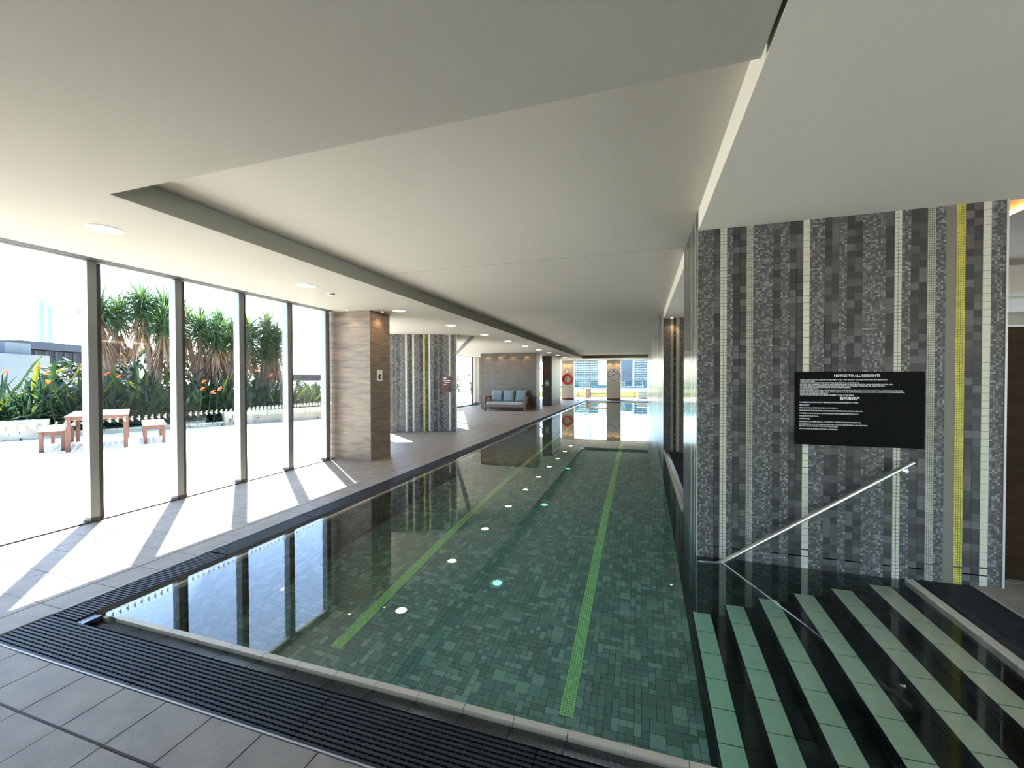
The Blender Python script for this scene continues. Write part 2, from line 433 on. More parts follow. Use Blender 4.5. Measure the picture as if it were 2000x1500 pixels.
# cream edge tiles and the dark ribbed handhold tiles round the pool
edge = MB(); edge.box(-3.36, 1.66, -0.2, 1.96, 1.70, -0.055)
EDGE = edge.build('pool_edge', MT['grout']); tag(EDGE, 'pool rim of cream edge tiles and dark ribbed handhold tiles', 'pool edge', None, 'structure')
L = 0.2395
m = MB(); m.box(0.0015, 1.697, -0.1, L - 0.0015, 1.731, -0.011); cr = m.mesh('edge_tile', MT['cream'])
def ribbed(length, out, inn, zo, zi, ribs=9):
    """sloping ribbed tile along +x, out/inn are y values"""
    m = MB()
    for i in range(ribs):
        a = out + (inn - out) * i / ribs; b = out + (inn - out) * (i + 0.72) / ribs; c = out + (inn - out) * (i + 1) / ribs
        za = zo + (zi - zo) * i / ribs; zb = zo + (zi - zo) * (i + 1) / ribs
        m.face([(0.0015, a, za), (length - .0015, a, za), (length - .0015, b, zb), (0.0015, b, zb)])
        m.face([(0.0015, b, zb), (length - .0015, b, zb), (length - .0015, c, zb - .002), (0.0015, c, zb - .002)])
    m.face([(0.0015, inn, zi - .06), (0.0015, out, zi - .06), (0.0015, out, zo), (0.0015, inn, zi)])
    m.face([(length - .0015, inn, zi - .06), (length - .0015, inn, zi), (length - .0015, out, zo), (length - .0015, out, zi - .06)])
    m.face([(0.0015, out, zi - .06), (length - .0015, out, zi - .06), (length - .0015, out, zo), (0.0015, out, zo)])
    return m
rb = ribbed(L, 1.60, 1.696, -0.004, -0.032).mesh('handhold_tile', MT['darktile'])
x = -0.054 - L * 14
for k in range(24):
    if x > -3.32 and x < 1.9:
        link('edge_tile', cr, EDGE, 0, (x, 0, 0)); link('handhold_tile', rb, EDGE, 0, (x, 0, 0))
    x += L
m = MB(); m.box(-3.366, 1.602, -0.1, -3.302, 1.698, -0.016); m.build('corner_tile', MT['darktile'], EDGE)
m = MB(); m.box(-3.30, 0.0015, -0.1, -3.262, L - .0015, -0.027); crl = m.mesh('edge_tile', MT['cream'])
rl = ribbed(L, 0.0, 0.072, 0.0, -0.034, 7)
rl.v = [(-3.368 + y, x, z) for x, y, z in rl.v]; rl.f = [tuple(reversed(f)) for f in rl.f]
rll = rl.mesh('handhold_tile', MT['darktile'])
k = 0; y = 1.70
while y < 26.8:
    link('edge_tile', crl, EDGE, 0, (0, y, 0)); link('handhold_tile', rll, EDGE, 0, (0, y, 0)); y += L
m = MB(); m.box(1.902, 0.0015, -0.12, 1.95, L - .0015, -0.010); cr2 = m.mesh('edge_tile', MT['cream'])
rr = ribbed(L, 0.0, 0.058, -0.002, -0.022, 6); rr.v = [(2.008 - y, x, z) for x, y, z in rr.v]; rr2 = rr.mesh('handhold_tile', MT['darktile'])
for k in range(9):
    link('edge_tile', cr2, EDGE, 0, (0, 3.80 - L * (k + 1), 0)); link('handhold_tile', rr2, EDGE, 0, (0, 3.80 - L * (k + 1), 0))
m = MB(); m.box(0.458, 0.0015, -0.12, 0.496, L - .0015, -0.010); cr3 = m.mesh('edge_tile', MT['cream'])
rr = ribbed(L, 0.0, 0.062, -0.002, -0.022, 6); rr.v = [(0.558 - y, x, z) for x, y, z in rr.v]; rr3 = rr.mesh('handhold_tile', MT['darktile'])
for k in range(17):
    y = 9.13 - L * (k + 1)
    if y > 4.92: link('edge_tile', cr3, EDGE, 0, (0, y, 0)); link('handhold_tile', rr3, EDGE, 0, (0, y, 0))
m = MB(); m.box(-3.3, 26.86, -0.1, 0.465, 26.95, -0.008); m.build('far_edge_tile', MT['cream'], EDGE)

# overflow gratings
def grating(name, label, panels, along, x0, x1, y0, y1):
    t = thing(name, label, 'drain grate')
    ch = MB()
    ch.box(x0 - .004, y0 - .004, -0.2, x1 + .004, y1 + .004, -0.16)
    ch.build('channel', MT['blackgap'], t)
    return t
NG = grating('drain_grate', 'wide black slatted overflow grate across the near pool end', 0, 'x', -3.59, 2.285, 1.326, 1.598)
pitch = 0.0222
for a, b in ((-3.588, -2.399), (-2.395, -1.399), (-1.395, -0.399), (-0.395, 0.601), (0.605, 1.601), (1.605, 2.283)):
    pn = MB(); xx = a + 0.015
    while xx < b - 0.01:
        pn.box(xx - 0.003, 1.329, -0.022, xx + 0.003, 1.596, -0.0065); xx += 0.0335
    po = pn.build('grate_panel', MT['grate'], NG)
    for i in range(12):
        yy = 1.331 + i * pitch; m = MB()
        m.box(a, yy, -0.024, b, yy + 0.0125, -0.004); sl_ = m.build('slat', MT['grate'], po)
def cross_grate(name, label, x0, x1, y0, y1):
    t = grating(name, label, 0, 'y', x0, x1, y0, y1)
    y = y0; me = None
    while y < y1 - 0.3:
        if me is None:
            m = MB(); q = 0.004
            while q < 0.985:
                m.box(x0 + .002, q, -0.024, x1 - .002, q + 0.0115, -0.004); q += 0.0205
            for xx in (x0 + .03, (x0 + x1) / 2, x1 - .03): m.box(xx - .004, 0.004, -0.03, xx + .004, 0.992, -0.009)
            me = m.mesh('grate_panel', MT['grate'])
        tag(link('grate_panel', me, t, 0, (0, y, 0)), kind='stuff'); y += 1.0
    return t
cross_grate('drain_grate', 'long black slatted overflow grate running down the window side of the pool', -3.59, -3.37, 1.60, 26.9)
cross_grate('drain_grate', 'black slatted grate at the head of the pool steps', 2.01, 2.283, 0.8, 3.80)
cross_grate('drain_grate', 'short black grate in the gap between the two mosaic piers', 0.56, 0.832, 4.93, 9.15)
m = MB(); m.box(-3.60, 1.318, -0.03, 2.29, 1.326, 0.001); tag(m.build('trim_1', MT['trimmetal']), 'thin metal edging between deck and near grate', None, None, 'structure')
m = MB(); m.box(-3.597, 1.60, -0.03, -3.591, 26.95, 0.001); tag(m.build('trim_2', MT['trimmetal']), 'thin metal edging beside the long grate', None, None, 'structure')
m = MB(); m.box(2.285, 1.326, -0.03, 2.296, 3.80, 0.002); tag(m.build('trim_3', MT['trimmetal']), 'thin metal edging beside the grate at the steps', None, None, 'structure')

# water body
wb = MB()
wb.prism([(-3.352, 1.712), (1.925, 1.712), (1.925, 3.86), (0.485, 3.86), (0.485, 26.94), (-3.352, 26.94)], -1.45, -0.02)
WATER = wb.build('pool_water', MT['water'], recalc=True); tag(WATER, 'still clear green tinted pool water mirroring windows and ceiling', 'water', None, 'structure')

# ------------------------------------------------------------------ setting: ceilings
SO = 2.75
sp_ = MB()
left_plan = [(-5.58, -6), (-3.42, -6), (-3.42, 29.3), (-9.4, 29.3), (-9.4, 18.57), (-6.3, 12.05), (-5.5, 10.52), (-6.76, 9.98), (-7.68, 9.53), (-5.58, 6.98)]
CEIL = MB()
CEIL.box(-3.5, 1.75, 2.92, 0.55, 25.8, 3.05)
CEILING = CEIL.build('ceiling', MT['ceiling']); tag(CEILING, 'off white plaster ceiling with a long recessed tray over the pool', None, None, 'structure')
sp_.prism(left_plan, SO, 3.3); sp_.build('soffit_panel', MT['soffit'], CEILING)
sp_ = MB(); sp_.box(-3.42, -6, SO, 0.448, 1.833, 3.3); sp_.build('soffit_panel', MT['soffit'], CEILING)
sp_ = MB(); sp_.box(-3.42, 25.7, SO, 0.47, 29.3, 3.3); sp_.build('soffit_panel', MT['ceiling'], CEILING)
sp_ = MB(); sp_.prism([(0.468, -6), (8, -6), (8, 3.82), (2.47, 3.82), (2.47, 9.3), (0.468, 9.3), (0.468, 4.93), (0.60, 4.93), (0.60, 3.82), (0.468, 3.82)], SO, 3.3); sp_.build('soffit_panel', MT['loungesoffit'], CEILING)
fm_ = mat('recess_edge_shade', (0.27, 0.255, 0.205), 0.8, spec=0.2)  # shade on the left and far tray faces painted as taupe
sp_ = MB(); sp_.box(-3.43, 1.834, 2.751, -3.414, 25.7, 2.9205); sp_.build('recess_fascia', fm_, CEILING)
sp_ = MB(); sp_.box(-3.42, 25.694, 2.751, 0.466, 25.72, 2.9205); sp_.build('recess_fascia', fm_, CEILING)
sp_ = MB(); sp_.box(0.44, -6, 2.85, 0.48, 1.833, 3.0); sp_.build('shadow_gap', MT['blackgap'], CEILING)
sp_ = MB(); sp_.box(-3.42, 4.80, 2.9185, 0.46, 4.806, 2.921); sp_.build('control_joint', MT['coping'], CEILING)
rf = MB(); rf.box(-5.58, -6.2, 3.3, 9, 30, 3.5); rf.prism([(-5.58, 11.8), (-5.58, 30), (-9.4, 30), (-9.4, 18.6)], 3.3, 3.5); rf.prism([(-5.58, 7.0), (-5.58, 10.5), (-6.76, 9.98), (-7.68, 9.53)], 3.3, 3.5); rf.box(-12.6, 19.0, 3.3, -9.4, 31.5, 3.5)  # last box: unseen overhang added to dim light through the far side glazing
tag(rf.build('roof_slab', MT['ceiling']), 'concrete roof slab over the pool hall, with an overhang added for shade', None, None, 'structure')

# linear air diffusers along the glazing
def diffuser(name, label, p0, p1, width, z=SO):
    p0, p1 = Vector((*p0, 0)), Vector((*p1, 0)); d = (p1 - p0); ln = d.length; a = math.atan2(d.y, d.x)
    t = thing(name, label, 'air vent', (p0.x, p0.y, z), a)
    m = MB(); m.box(0, -width / 2, -0.002, ln, width / 2, 0.002); m.build('backing', MT['blackgap'], t)
    for i in range(4):
        q = -width / 2 + width * i / 3
        m = MB(); m.box(0, q - 0.0045, -0.004, ln, q + 0.0045, 0.0); m.build('blade', MT['alu'], t)
    return t
diffuser('linear_diffuser', 'long slotted air diffuser in the ceiling above the left windows', (-5.43, 0.3), (-5.43, 6.2), 0.15)
diffuser('linear_diffuser', 'slotted air diffuser behind the striped mosaic wall', (-4.75, 11.2), (-8.9, 18.9), 0.16)

# ------------------------------------------------------------------ setting: walls out of the lens' main view
wl_ = MB(); wl_.box(-5.7, -6.2, -0.3, 2.2, -6.0, 3.4); wl_.box(7.6, -6.2, -0.3, 8.2, -6.0, 3.4); tag(wl_.build('wall_back', MT['timber']), 'unseen wall behind the pool end, dark timber to dim the soffit', None, None, 'structure')  # unseen wall, made dark to cut the light on the near soffit
wl_ = MB(); wl_.box(8.0, 3.5, -0.3, 8.2, 14.2, 3.6); wl_.box(8.0, -6.2, -0.3, 8.2, -5.8, 3.6); wl_.box(8.0, -6.2, 2.75, 8.2, 3.5, 3.6); tag(wl_.build('wall_right', MT['wall']), 'plain painted side wall of the spa lounge', None, None, 'structure')
wl_ = MB(); wl_.box(-5.75, -6.0, -0.3, -5.55, 0.2, 3.4); tag(wl_.build('wall_left', MT['timber']), 'dark timber side wall before the window bays', None, None, 'structure')
# far wall: beige piers and glazing between
wl_ = MB()
wl_.box(-5.32, 28.7, -0.02, -4.46, 29.1, SO); wl_.box(-2.205, 28.7, -0.02, -1.262, 29.1, SO)
FW = wl_.build('wall_far', MT['wall']); tag(FW, 'beige plaster end wall piers between the far windows', None, None, 'structure')
wl_ = MB(); wl_.box(-5.325, 28.685, 0, -4.455, 28.7, 0.13); wl_.box(-2.21, 28.685, 0, -1.257, 28.7, 0.13)
tag(wl_.build('baseboard_far', MT['sofawood']), 'dark timber skirting along the far piers', None, None, 'structure')

def glazing(name, label, p0, p1, posts, h=SO, z0=0.0, depth=0.06, sill=True, post_w=0.05):
    """window wall from p0 to p1 with posts at the given distances"""
    p0, p1 = Vector((*p0, 0)), Vector((*p1, 0)); d = p1 - p0; ln = d.length; a = math.atan2(d.y, d.x)
    t = thing(name, label, None, (p0.x, p0.y, 0), a, None, 'structure')
    cuts = [0.0] + list(posts) + [ln]
    for i in range(len(cuts) - 1):
        m = MB(); m.box(cuts[i] + .012, -0.006, z0 + 0.02, cuts[i + 1] - .012, 0.006, h); m.build('pane', MT['glass'], t)
    m = MB(); m.box(0, -0.03, z0 - .01, ln, 0.03, z0 + 0.02); m.build('sill', MT['bronze'], t)
    m = MB(); m.box(0, -0.03, h - 0.025, ln, 0.03, h + .05); m.build('head', MT['alu'], t)
    for q in posts:
        m = MB(); m.box(q - post_w / 2, -depth, z0, q + post_w / 2, depth, h); m.build('mullion', MT['bronze'], t)
    return t
glazing('window_2', 'short glazed screen between stone column and terrace', (-5.62, 6.98), (-7.6, 9.46), [1.6])
glazing('window_3', 'glazed screen beside the striped mosaic wall', (-7.6, 9.46), (-6.72, 9.84), [0.5])
glazing('window_4', 'slanting glazed screen behind the striped mosaic wall', (-6.18, 12.10), (-9.25, 18.57), [1.8, 3.6, 5.4])
wl_ = MB(); _a = math.atan2(1.65, -0.78); wl_.obox((-5.79, 11.275, 1.375), 0.92, 0.06, 1.375, Matrix.Rotation(_a, 3, 'Z')); tag(wl_.build('wall_return', MT['wall']), 'short plaster return wall behind the striped mosaic wall', None, None, 'structure')
glazing('window_5', 'far side glazing behind the sofa', (-9.25, 18.57), (-9.25, 29.0), [3.3, 5.2, 7.1, 9.0])
glazing('window_6', 'far window between ring pier and clock pier', (-4.46, 28.9), (-2.205, 28.9), [1.135], depth=0.05)
glazing('window_7', 'far window right of the clock pier', (-1.262, 28.9), (0.47, 28.9), [0.93], depth=0.05)
glazing('window_8', 'far glazing left of the ring pier', (-9.25, 28.95), (-5.32, 28.95), [1.3, 2.6], depth=0.05)

glazing('added_window_9', 'added unseen glazing on the far side of the spa lounge', (8.1, -5.8), (8.1, 3.5), [1.5 * k for k in range(1, 6)])  # unseen glazing added to bring daylight onto the right soffit
glazing('added_window_10', 'added unseen glazing at the back of the spa lounge', (2.2, -6.1), (7.6, -6.1), [1.35, 2.7, 4.05])  # unseen glazing added to light the pier front and right soffit
# main window wall on the left
W1 = thing('window_1', 'floor to ceiling window wall on the terrace side with grey mullions', None, (0, 0, 0), 0, None, 'structure')
MY = [2.75 + 0.845 * k for k in range(-2, 5)]
m = MB(); m.box(-5.60, 0.2, -0.01, -5.49, 6.42, 0.012); m.build('sill', MT['bronze'], W1)
m = MB(); m.box(-5.58, 0.2, SO - 0.012, -5.52, 6.42, SO + 0.05); m.build('head', MT['white'], W1)
cuts = [0.2] + MY + [6.42]
for y in MY:
    m = MB(); m.box(-5.61, y, 0.0, -5.50, y + 0.078, SO - .005); m.build('mullion', MT['alu'], W1, bevel=0.002)
    m = MB(); m.box(-5.63, y + 0.078, 0.0, -5.525, y + 0.125, SO - .005); m.build('mullion_cover', MT['bronze'], W1)
    m = MB(); m.box(-5.62, y - 0.006, 0.0, -5.492, y + 0.08, 0.045); m.build('mullion_foot', MT['bronze'], W1)
bird = []
def decal_shape():
    # a small bird-like dart: round head over a pointed wing
    pts = []
    for k in range(9):
        t = math.pi * (1.15 - 1.5 * k / 8); pts.append((0.007 * math.cos(t) + 0.004, 0.024 + 0.008 * math.sin(t)))
    pts += [(0.006, 0.010), (0.012, -0.012), (0.004, -0.030), (-0.010, -0.012), (-0.022, 0.002), (-0.006, 0.006)]
    return pts
dm = MB(); ds = decal_shape()
kk = len(ds)
dm.v = [(0.004, y * 1.0, z) for y, z in ds] + [(0.0, y, z) for y, z in ds]
dm.f = [tuple(range(kk)), tuple(range(2 * kk - 1, kk - 1, -1))] + [(i, i + kk, (i + 1) % kk + kk, (i + 1) % kk) for i in range(kk)]
dm.c = [(1, 1, 1)] * len(dm.f)
dme = dm.mesh('decal', MT['white'], recalc=True)
for i in range(len(cuts) - 1):
    a, b = cuts[i] + (0.1 if i else 0), cuts[i + 1] + 0.01
    m = MB(); m.box(-5.566, a, 0.01, -5.556, b, SO); pn = m.build('pane', MT['glass'], W1)
    if b > 1.0:
        nd = max(1, int((b - a) / 0.066))
        for q in range(nd):
            link('decal', dme, pn, 0, (-5.5555, a + (q + 0.5) * (b - a) / nd, 1.052))

# ------------------------------------------------------------------ mosaic pier walls
def mosaic(parent, o, u, strips, z0, z1, limit=0, sp=0.0155, joint_z=None, mt='mosaic'):
    """lay strips of tiles on the plane through o along u; the normal is u turned to the right"""
    o, u = Vector(o), Vector((*u, 0)).normalized(); nn = Vector((u.y, -u.x, 0)); up = Vector((0, 0, 1))
    q = MB(); cand = []
    def quad(a, b, za, zb, col, off=0.0022):
        A = o + u * a + nn * off; B = o + u * b + nn * off
        q.face([A + up * za, B + up * za, B + up * zb, A + up * zb], col)
    for kind, a, b in strips:
        if kind == 'M':
            quad(a, b, z0, z1, (0.16, 0.145, 0.12), 0.0012); continue
        nc, ph = {'S': (max(1, round((b - a) / sp)), sp), 'L': (max(1, round((b - a) / 0.049)), 0.0545), 'D': (1, 0.0545), 'B': (2, 0.0272), 'C': (4, 0.0127), 'Y': (4, 0.0127)}[kind]
        cw = (b - a) / nc; nz = int((z1 - z0) / ph); gap = {'S': 0.0009, 'L': 0.0009, 'D': 0.0011, 'B': 0.0014, 'C': 0.0013, 'Y': 0.0012}[kind]
        for i in range(nc):
            for k in range(nz):
                za, zb = z1 - (k + 1) * ph + gap, z1 - k * ph - gap
                if joint_z and za < joint_z + .004 and zb > joint_z: zb = joint_z - .004 if joint_z - .004 > za else zb
                if kind == 'S':
                    t = random.random()
                    v = 0.065 + 0.03 * random.random() if t < 0.40 else (0.095 + 0.07 * random.random() if t < 0.82 else 0.175 + 0.09 * random.random())
                    quad(a + i * cw + gap, a + (i + 1) * cw - gap, za, zb, (v, v * .965, v * .955))
                elif kind in 'LD' and limit:
                    cand.append((kind, round(cw - 2 * gap, 4), round(ph - 2 * gap, 4), a + (i + .5) * cw, (za + zb) / 2))
                else:
                    if kind == 'L': c = random.choice(GREYS)
                    elif kind == 'Y': v = random.uniform(.85, 1.1); c = (0.52 * v, 0.46 * v, 0.085 * v)
                    elif kind == 'C': v = random.uniform(.85, 1.1); c = (0.40 * v, 0.39 * v, 0.32 * v)
                    else: v = random.uniform(.93, 1.05); c = (0.47 * v, 0.455 * v, 0.37 * v)
                    quad(a + i * cw + gap, a + (i + 1) * cw - gap, za, zb, c)
    def keyf(c):
        p = o + u * c[3] + up * c[4]
        return (0 if c[4] > 0 else 100) + (p - Vector((0, 0, EYE))).length
    cand.sort(key=keyf)
    mc = {}
    for i, c in enumerate(cand):
        kind, wd, ht, a, z = c
        if i < limit:
            key = c[:3]
            if key not in mc:
                t = MB(); A = -u * wd / 2; e = 0.0012
                P0 = [A - up * ht / 2, -A - up * ht / 2, -A + up * ht / 2, A + up * ht / 2]
                fr = [p * (1 - 2 * e / ht) + nn * 0.0030 for p in P0]; bk = [p.copy() for p in P0]
                t.face(fr)
                for j in range(4): t.face([bk[j], bk[(j + 1) % 4], fr[(j + 1) % 4], fr[j]])
                mc[key] = t.mesh('tile', MT['tiledark'] if kind == 'L' else MT['tilewhite'])
            link('tile', mc[key], parent, 0, o + u * a + up * z)
        else:
            quad(a - wd / 2, a + wd / 2, z - ht / 2, z + ht / 2, random.choice(GREYS) if kind == 'L' else (0.47, 0.455, 0.37))
    tag(q.build('mosaic_tiles', MT[mt], parent, colors=True), kind='stuff')

m = MB(); m.box(0.465, 3.802, -1.3, 2.462, 4.93, 2.92)
PIER = m.build('wall_pier', MT['grout']); tag(PIER, 'large pier clad in dark striped mosaic carrying the black notice board', None, None, 'structure')
xb = [0.465, 0.592, 0.637, 0.69, 0.734, 0.833, 0.883, 1.027, 1.077, 1.14, 1.232, 1.279, 1.377, 1.472, 1.523, 1.622, 1.766, 1.819, 1.866, 1.919, 2.016, 2.066, 2.124, 2.182, 2.235, 2.33, 2.378, 2.455]
kd = 'S L B S L C S L S L D S L S L S L B S L C S M Y L D S'.split()
strips = []; i = 0
for k_, a, b in zip(kd, xb[:-1], xb[1:]):
    strips.append((k_, a - 0.465, b - 0.465))
mosaic(PIER, (0.465, 3.80, 0), (1, 0), strips, -1.24, 2.75, 300, joint_z=0.117, mt='mosaichoned')
m = MB(); m.box(2.455, 3.792, 0.0, 2.468, 3.83, 2.75); m.build('corner_trim', MT['trimmetal'], PIER)
# pier side facing the pool
side = [('S', 0.0, 0.16), ('L', 0.16, 0.21), ('S', 0.21, 0.42), ('L', 0.42, 0.52), ('S', 0.52, 0.70), ('D', 0.70, 0.75), ('S', 0.75, 0.90), ('L', 0.90, 0.95), ('B', 0.95, 1.0), ('S', 1.0, 1.12)]
mosaic(PIER, (0.465, 4.93, 0), (0, -1), side, -1.24, 2.915)
m = MB(); m.box(0.459, 3.795, -1.2, 0.4655, 3.803, 2.75); m.build('corner_trim', MT['trimmetal'], PIER)

# second mosaic pier down the pool and its long side
m = MB(); m.box(0.465, 9.152, -1.3, 1.6, 29.0, 2.92)
PIER2 = m.build('wall_side', mat('glossy_grey_mosaic', (0.22, 0.22, 0.22), 0.3, spec=0.15)); tag(PIER2, 'long glossy mosaic wall along the far half of the pool', None, None, 'structure')
st2 = [('S', 0, 0.14), ('C', 0.142, 0.192), ('L', 0.195, 0.245), ('B', 0.25, 0.31), ('S', 0.312, 0.5), ('L', 0.5, 0.6), ('S', 0.6, 0.74), ('L', 0.74, 0.84), ('S', 0.84, 1.1)]
mosaic(PIER2, (0.465, 9.15, 0), (1, 0), st2, -0.03, 2.75)
m = MB(); y = 9.16
while y < 28.6:
    wd = random.choice((0.05, 0.1, 0.14, 0.2, 0.3)); k_ = random.random()
    v = 0.5 if k_ < 0.2 else random.uniform(0.08, 0.18)
    z = 2.90
    while z > -1.24:
        m.face([(0.4635, y + wd - .003, z - .095), (0.4635, y + .003, z - .095), (0.4635, y + .003, z), (0.4635, y + wd - .003, z)][::-1], (v * random.uniform(.8, 1.2),) * 3); z -= 0.1
    y += wd
tag(m.build('mosaic_tiles', MT['mosaicrough'], PIER2, colors=True), kind='stuff')
# pool wall under the gap between the piers
mosaic(BAS, (0.468, 9.15, 0), (0, -1), [('L' if i % 3 else 'B', i * 0.1, i * 0.1 + 0.1) for i in range(42)], -1.24, -0.12)
mosaic(BAS, (-3.30, 1.73, 0), (0, 1), [('L', i * 0.2, i * 0.2 + 0.2) for i in range(50)], -1.24, -0.12)

# angled striped wall on the left deck
a2, b2 = Vector((-6.70, 9.84, 0)), Vector((-4.965, 10.585, 0)); d2 = (b2 - a2).normalized(); n2 = Vector((d2.y, -d2.x, 0))
m = MB(); rot = Matrix.Rotation(math.atan2(d2.y, d2.x), 3, 'Z'); L2 = (b2 - a2).length
m.obox((a2 + b2) / 2 - n2 * 0.15 + Vector((0, 0, 1.375)), L2 / 2, 0.15, 1.375, rot)
PW = m.build('wall_angled', MT['grout']); tag(PW, 'striped mosaic wall with one yellow stripe beside the stone column', None, None, 'structure')
px_ = [0, 0.11, 0.17, 0.245, 0.415, 0.455, 0.52, 0.565, 0.605, 0.665, 0.70, 0.805, 0.875, 0.925, 0.995, 1.03, 1.115, 1.17, 1.225, 1.29, 1.36, 1.42, 1.62, 1.665, 1.72, 1.80, 1.885]
pk = 'S S L S D S L D S S L Y L D S S L S L S L S D S L S'.split()
stp = [('S', 0.02, 0.13), ('L', 0.13, 0.18), ('S', 0.18, 0.22), ('L', 0.22, 0.31), ('S', 0.31, 0.46), ('D', 0.46, 0.507), ('S', 0.507, 0.55), ('L', 0.55, 0.65), ('D', 0.655, 0.705), ('S', 0.705, 0.86), ('L', 0.86, 0.95), ('Y', 0.955, 1.005), ('L', 1.005, 1.10), ('D', 1.105, 1.15), ('S', 1.15, 1.25), ('L', 1.25, 1.35), ('S', 1.35, 1.40), ('L', 1.40, 1.5), ('S', 1.5, 1.66), ('D', 1.665, 1.71), ('S', 1.71, 1.76), ('L', 1.76, 1.81), ('S', 1.81, 1.86)]
mosaic(PW, a2, (d2.x, d2.y), stp, 0.0, 2.75)
for q in (0.0, L2 - 0.014):
    m = MB(); m.obox(a2 + d2 * (q + 0.007) + n2 * 0.004 + Vector((0, 0, 1.375)), 0.007, 0.008, 1.375, rot); m.build('edge_trim', MT['white'], PW)

# ------------------------------------------------------------------ stone clad columns
def column(label, x0, y0, x1, y1, h, row=0.3055, split=None, mt='stone'):
    m = MB(); m.box(x0 + .012, y0 + .012, 0, x1 - .012, y1 - .012, h)
    t = m.build('column', MT['blackgap']); tag(t, label, None, None, 'structure')
    nr = round(h / row)
    for k in range(nr):
        za, zb = k * h / nr + 0.0015, (k + 1) * h / nr - 0.0015
        def slab(ax0, ay0, ax1, ay1):
            m = MB(); m.box(ax0, ay0, za, ax1, ay1, zb); m.build('stone_panel', MT[mt], t)
        if split:
            c = [x0] + [x0 + (x1 - x0) * ((q + (0.5 if k % 2 else 0)) / split) for q in range(split + 1)] + [x1]
            c = sorted(set(round(v, 4) for v in c if x0 <= v <= x1))
        else: c = [x0, x1]
        for a, b in zip(c[:-1], c[1:]): slab(a + .001, y0, b - .001, y0 + 0.011)
        slab(x1 - 0.011, y0 + .0115, x1, y1)
        slab(x0, y0 + .0115, x0 + .011, y1)
    return t
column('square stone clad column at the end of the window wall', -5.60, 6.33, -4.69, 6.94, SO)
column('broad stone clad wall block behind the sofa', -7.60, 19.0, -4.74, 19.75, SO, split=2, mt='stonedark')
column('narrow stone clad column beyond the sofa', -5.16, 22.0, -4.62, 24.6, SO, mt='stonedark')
m = MB(); m.box(-9.2, 22.0, 0, -8.9, 22.4, SO); PL = m.build('column', MT['wall']); tag(PL, 'slim white plaster post left of the sofa wall', None, None, 'structure')
m = MB(); m.box(-9.21, 21.985, 0, -8.89, 22.0, 0.12); m.build('base_board', MT['sofawood'], PL)

# ------------------------------------------------------------------ room beyond the pier
m = MB(); m.box(3.2, 3.95, 2.97, 8.0, 7.1, 3.3); m.box(2.47, 7.1, 2.62, 8, 7.5, 3.3); m.box(2.47, 9.3, 2.4, 8, 9.9, 3.3); m.box(2.47, 3.9, 3.26, 8, 14, 3.3)
tag(m.build('ceiling_lounge', MT['ceiling']), 'stepped grey bulkheads over the lounge beyond the pier', None, None, 'structure')
m = MB(); m.box(2.47, 13.5, 0, 8, 13.7, 3.3); tag(m.build('wall_lounge', MT['timber']), 'dark timber end wall of the lounge', None, None, 'structure')
m = MB(); m.box(3.15, 4.0, 2.972, 3.198, 7.0, 2.99); t = m.build('cove_light', MT['coveorange']); tag(t, 'amber cove light strip at the ceiling edge by the pier', 'cove light')
m = MB(); m.box(4.3, 7.6, 2.66, 4.36, 9.2, 2.68); tag(m.build('cove_light', MT['cove']), 'warm white cove light strip deeper in the lounge', 'cove light')
m = MB(); m.box(4.36, 7.55, 2.6, 4.5, 9.25, 2.95); m.box(4.5, 7.55, 2.6, 8, 9.25, 2.64); tag(m.build('ceiling_bulkhead', MT['ceiling']), 'lit white bulkhead deeper in the lounge', None, None, 'structure')
CAB = thing('locker_cabinet', 'tall brown timber joinery cabinet behind the mosaic pier', 'cabinet', (2.5, 3.93, 0))
m = MB(); m.box(0, 0.02, 0.17, 3.6, 0.6, 1.87); m.build('body', MT['locker'], CAB)
for k in range(4):
    m = MB(); m.box(0.004 + 0.9 * k, 0.0, 0.19, 0.896 + 0.9 * k, 0.02, 1.86); m.build('door', MT['locker'], CAB)
m = MB(); m.box(0, 0.06, 0, 3.6, 0.55, 0.17); m.build('plinth', MT['locker'], CAB)

# ------------------------------------------------------------------ notice board and handrail
NB = thing('notice_board', 'black notice board with white lettering on the striped pier', 'sign', (1.182, 3.797, 0.972))
m = MB(); m.box(0, -0.012, 0, 0.822, 0.0, 0.574); m.build('board', MT['black'], NB, bevel=0.001)
def text(name, body, size, x, z, parent, mt, align='LEFT', line=1.0, rot=(math.pi / 2, 0, 0), y=-0.0125, sx=1.0, bold=0.0):
    cu = bpy.data.curves.new(name, 'FONT'); cu.body = body; cu.size = size; cu.align_x = align; cu.space_line = line; cu.offset = bold
    cu.resolution_u = 2
    o = bpy.data.objects.new(name + '_curve', cu); C.objects.link(o)
    bpy.context.view_layer.update()
    me = bpy.data.meshes.new_from_object(o.evaluated_get(bpy.context.evaluated_depsgraph_get()))
    bpy.data.objects.remove(o, do_unlink=True)
    me.materials.clear(); me.materials.append(mt)
    r = bpy.data.objects.new(name, me); C.objects.link(r); r.parent = parent; r.location = (x, y, z); r.rotation_euler = rot; r.scale = (sx, 1, 1)
    return r
text('heading_lettering', 'NOTICE TO ALL RESIDENTS', 0.0235, 0.403, 0.537, NB, MT['letter'], 'CENTER', bold=0.0003)
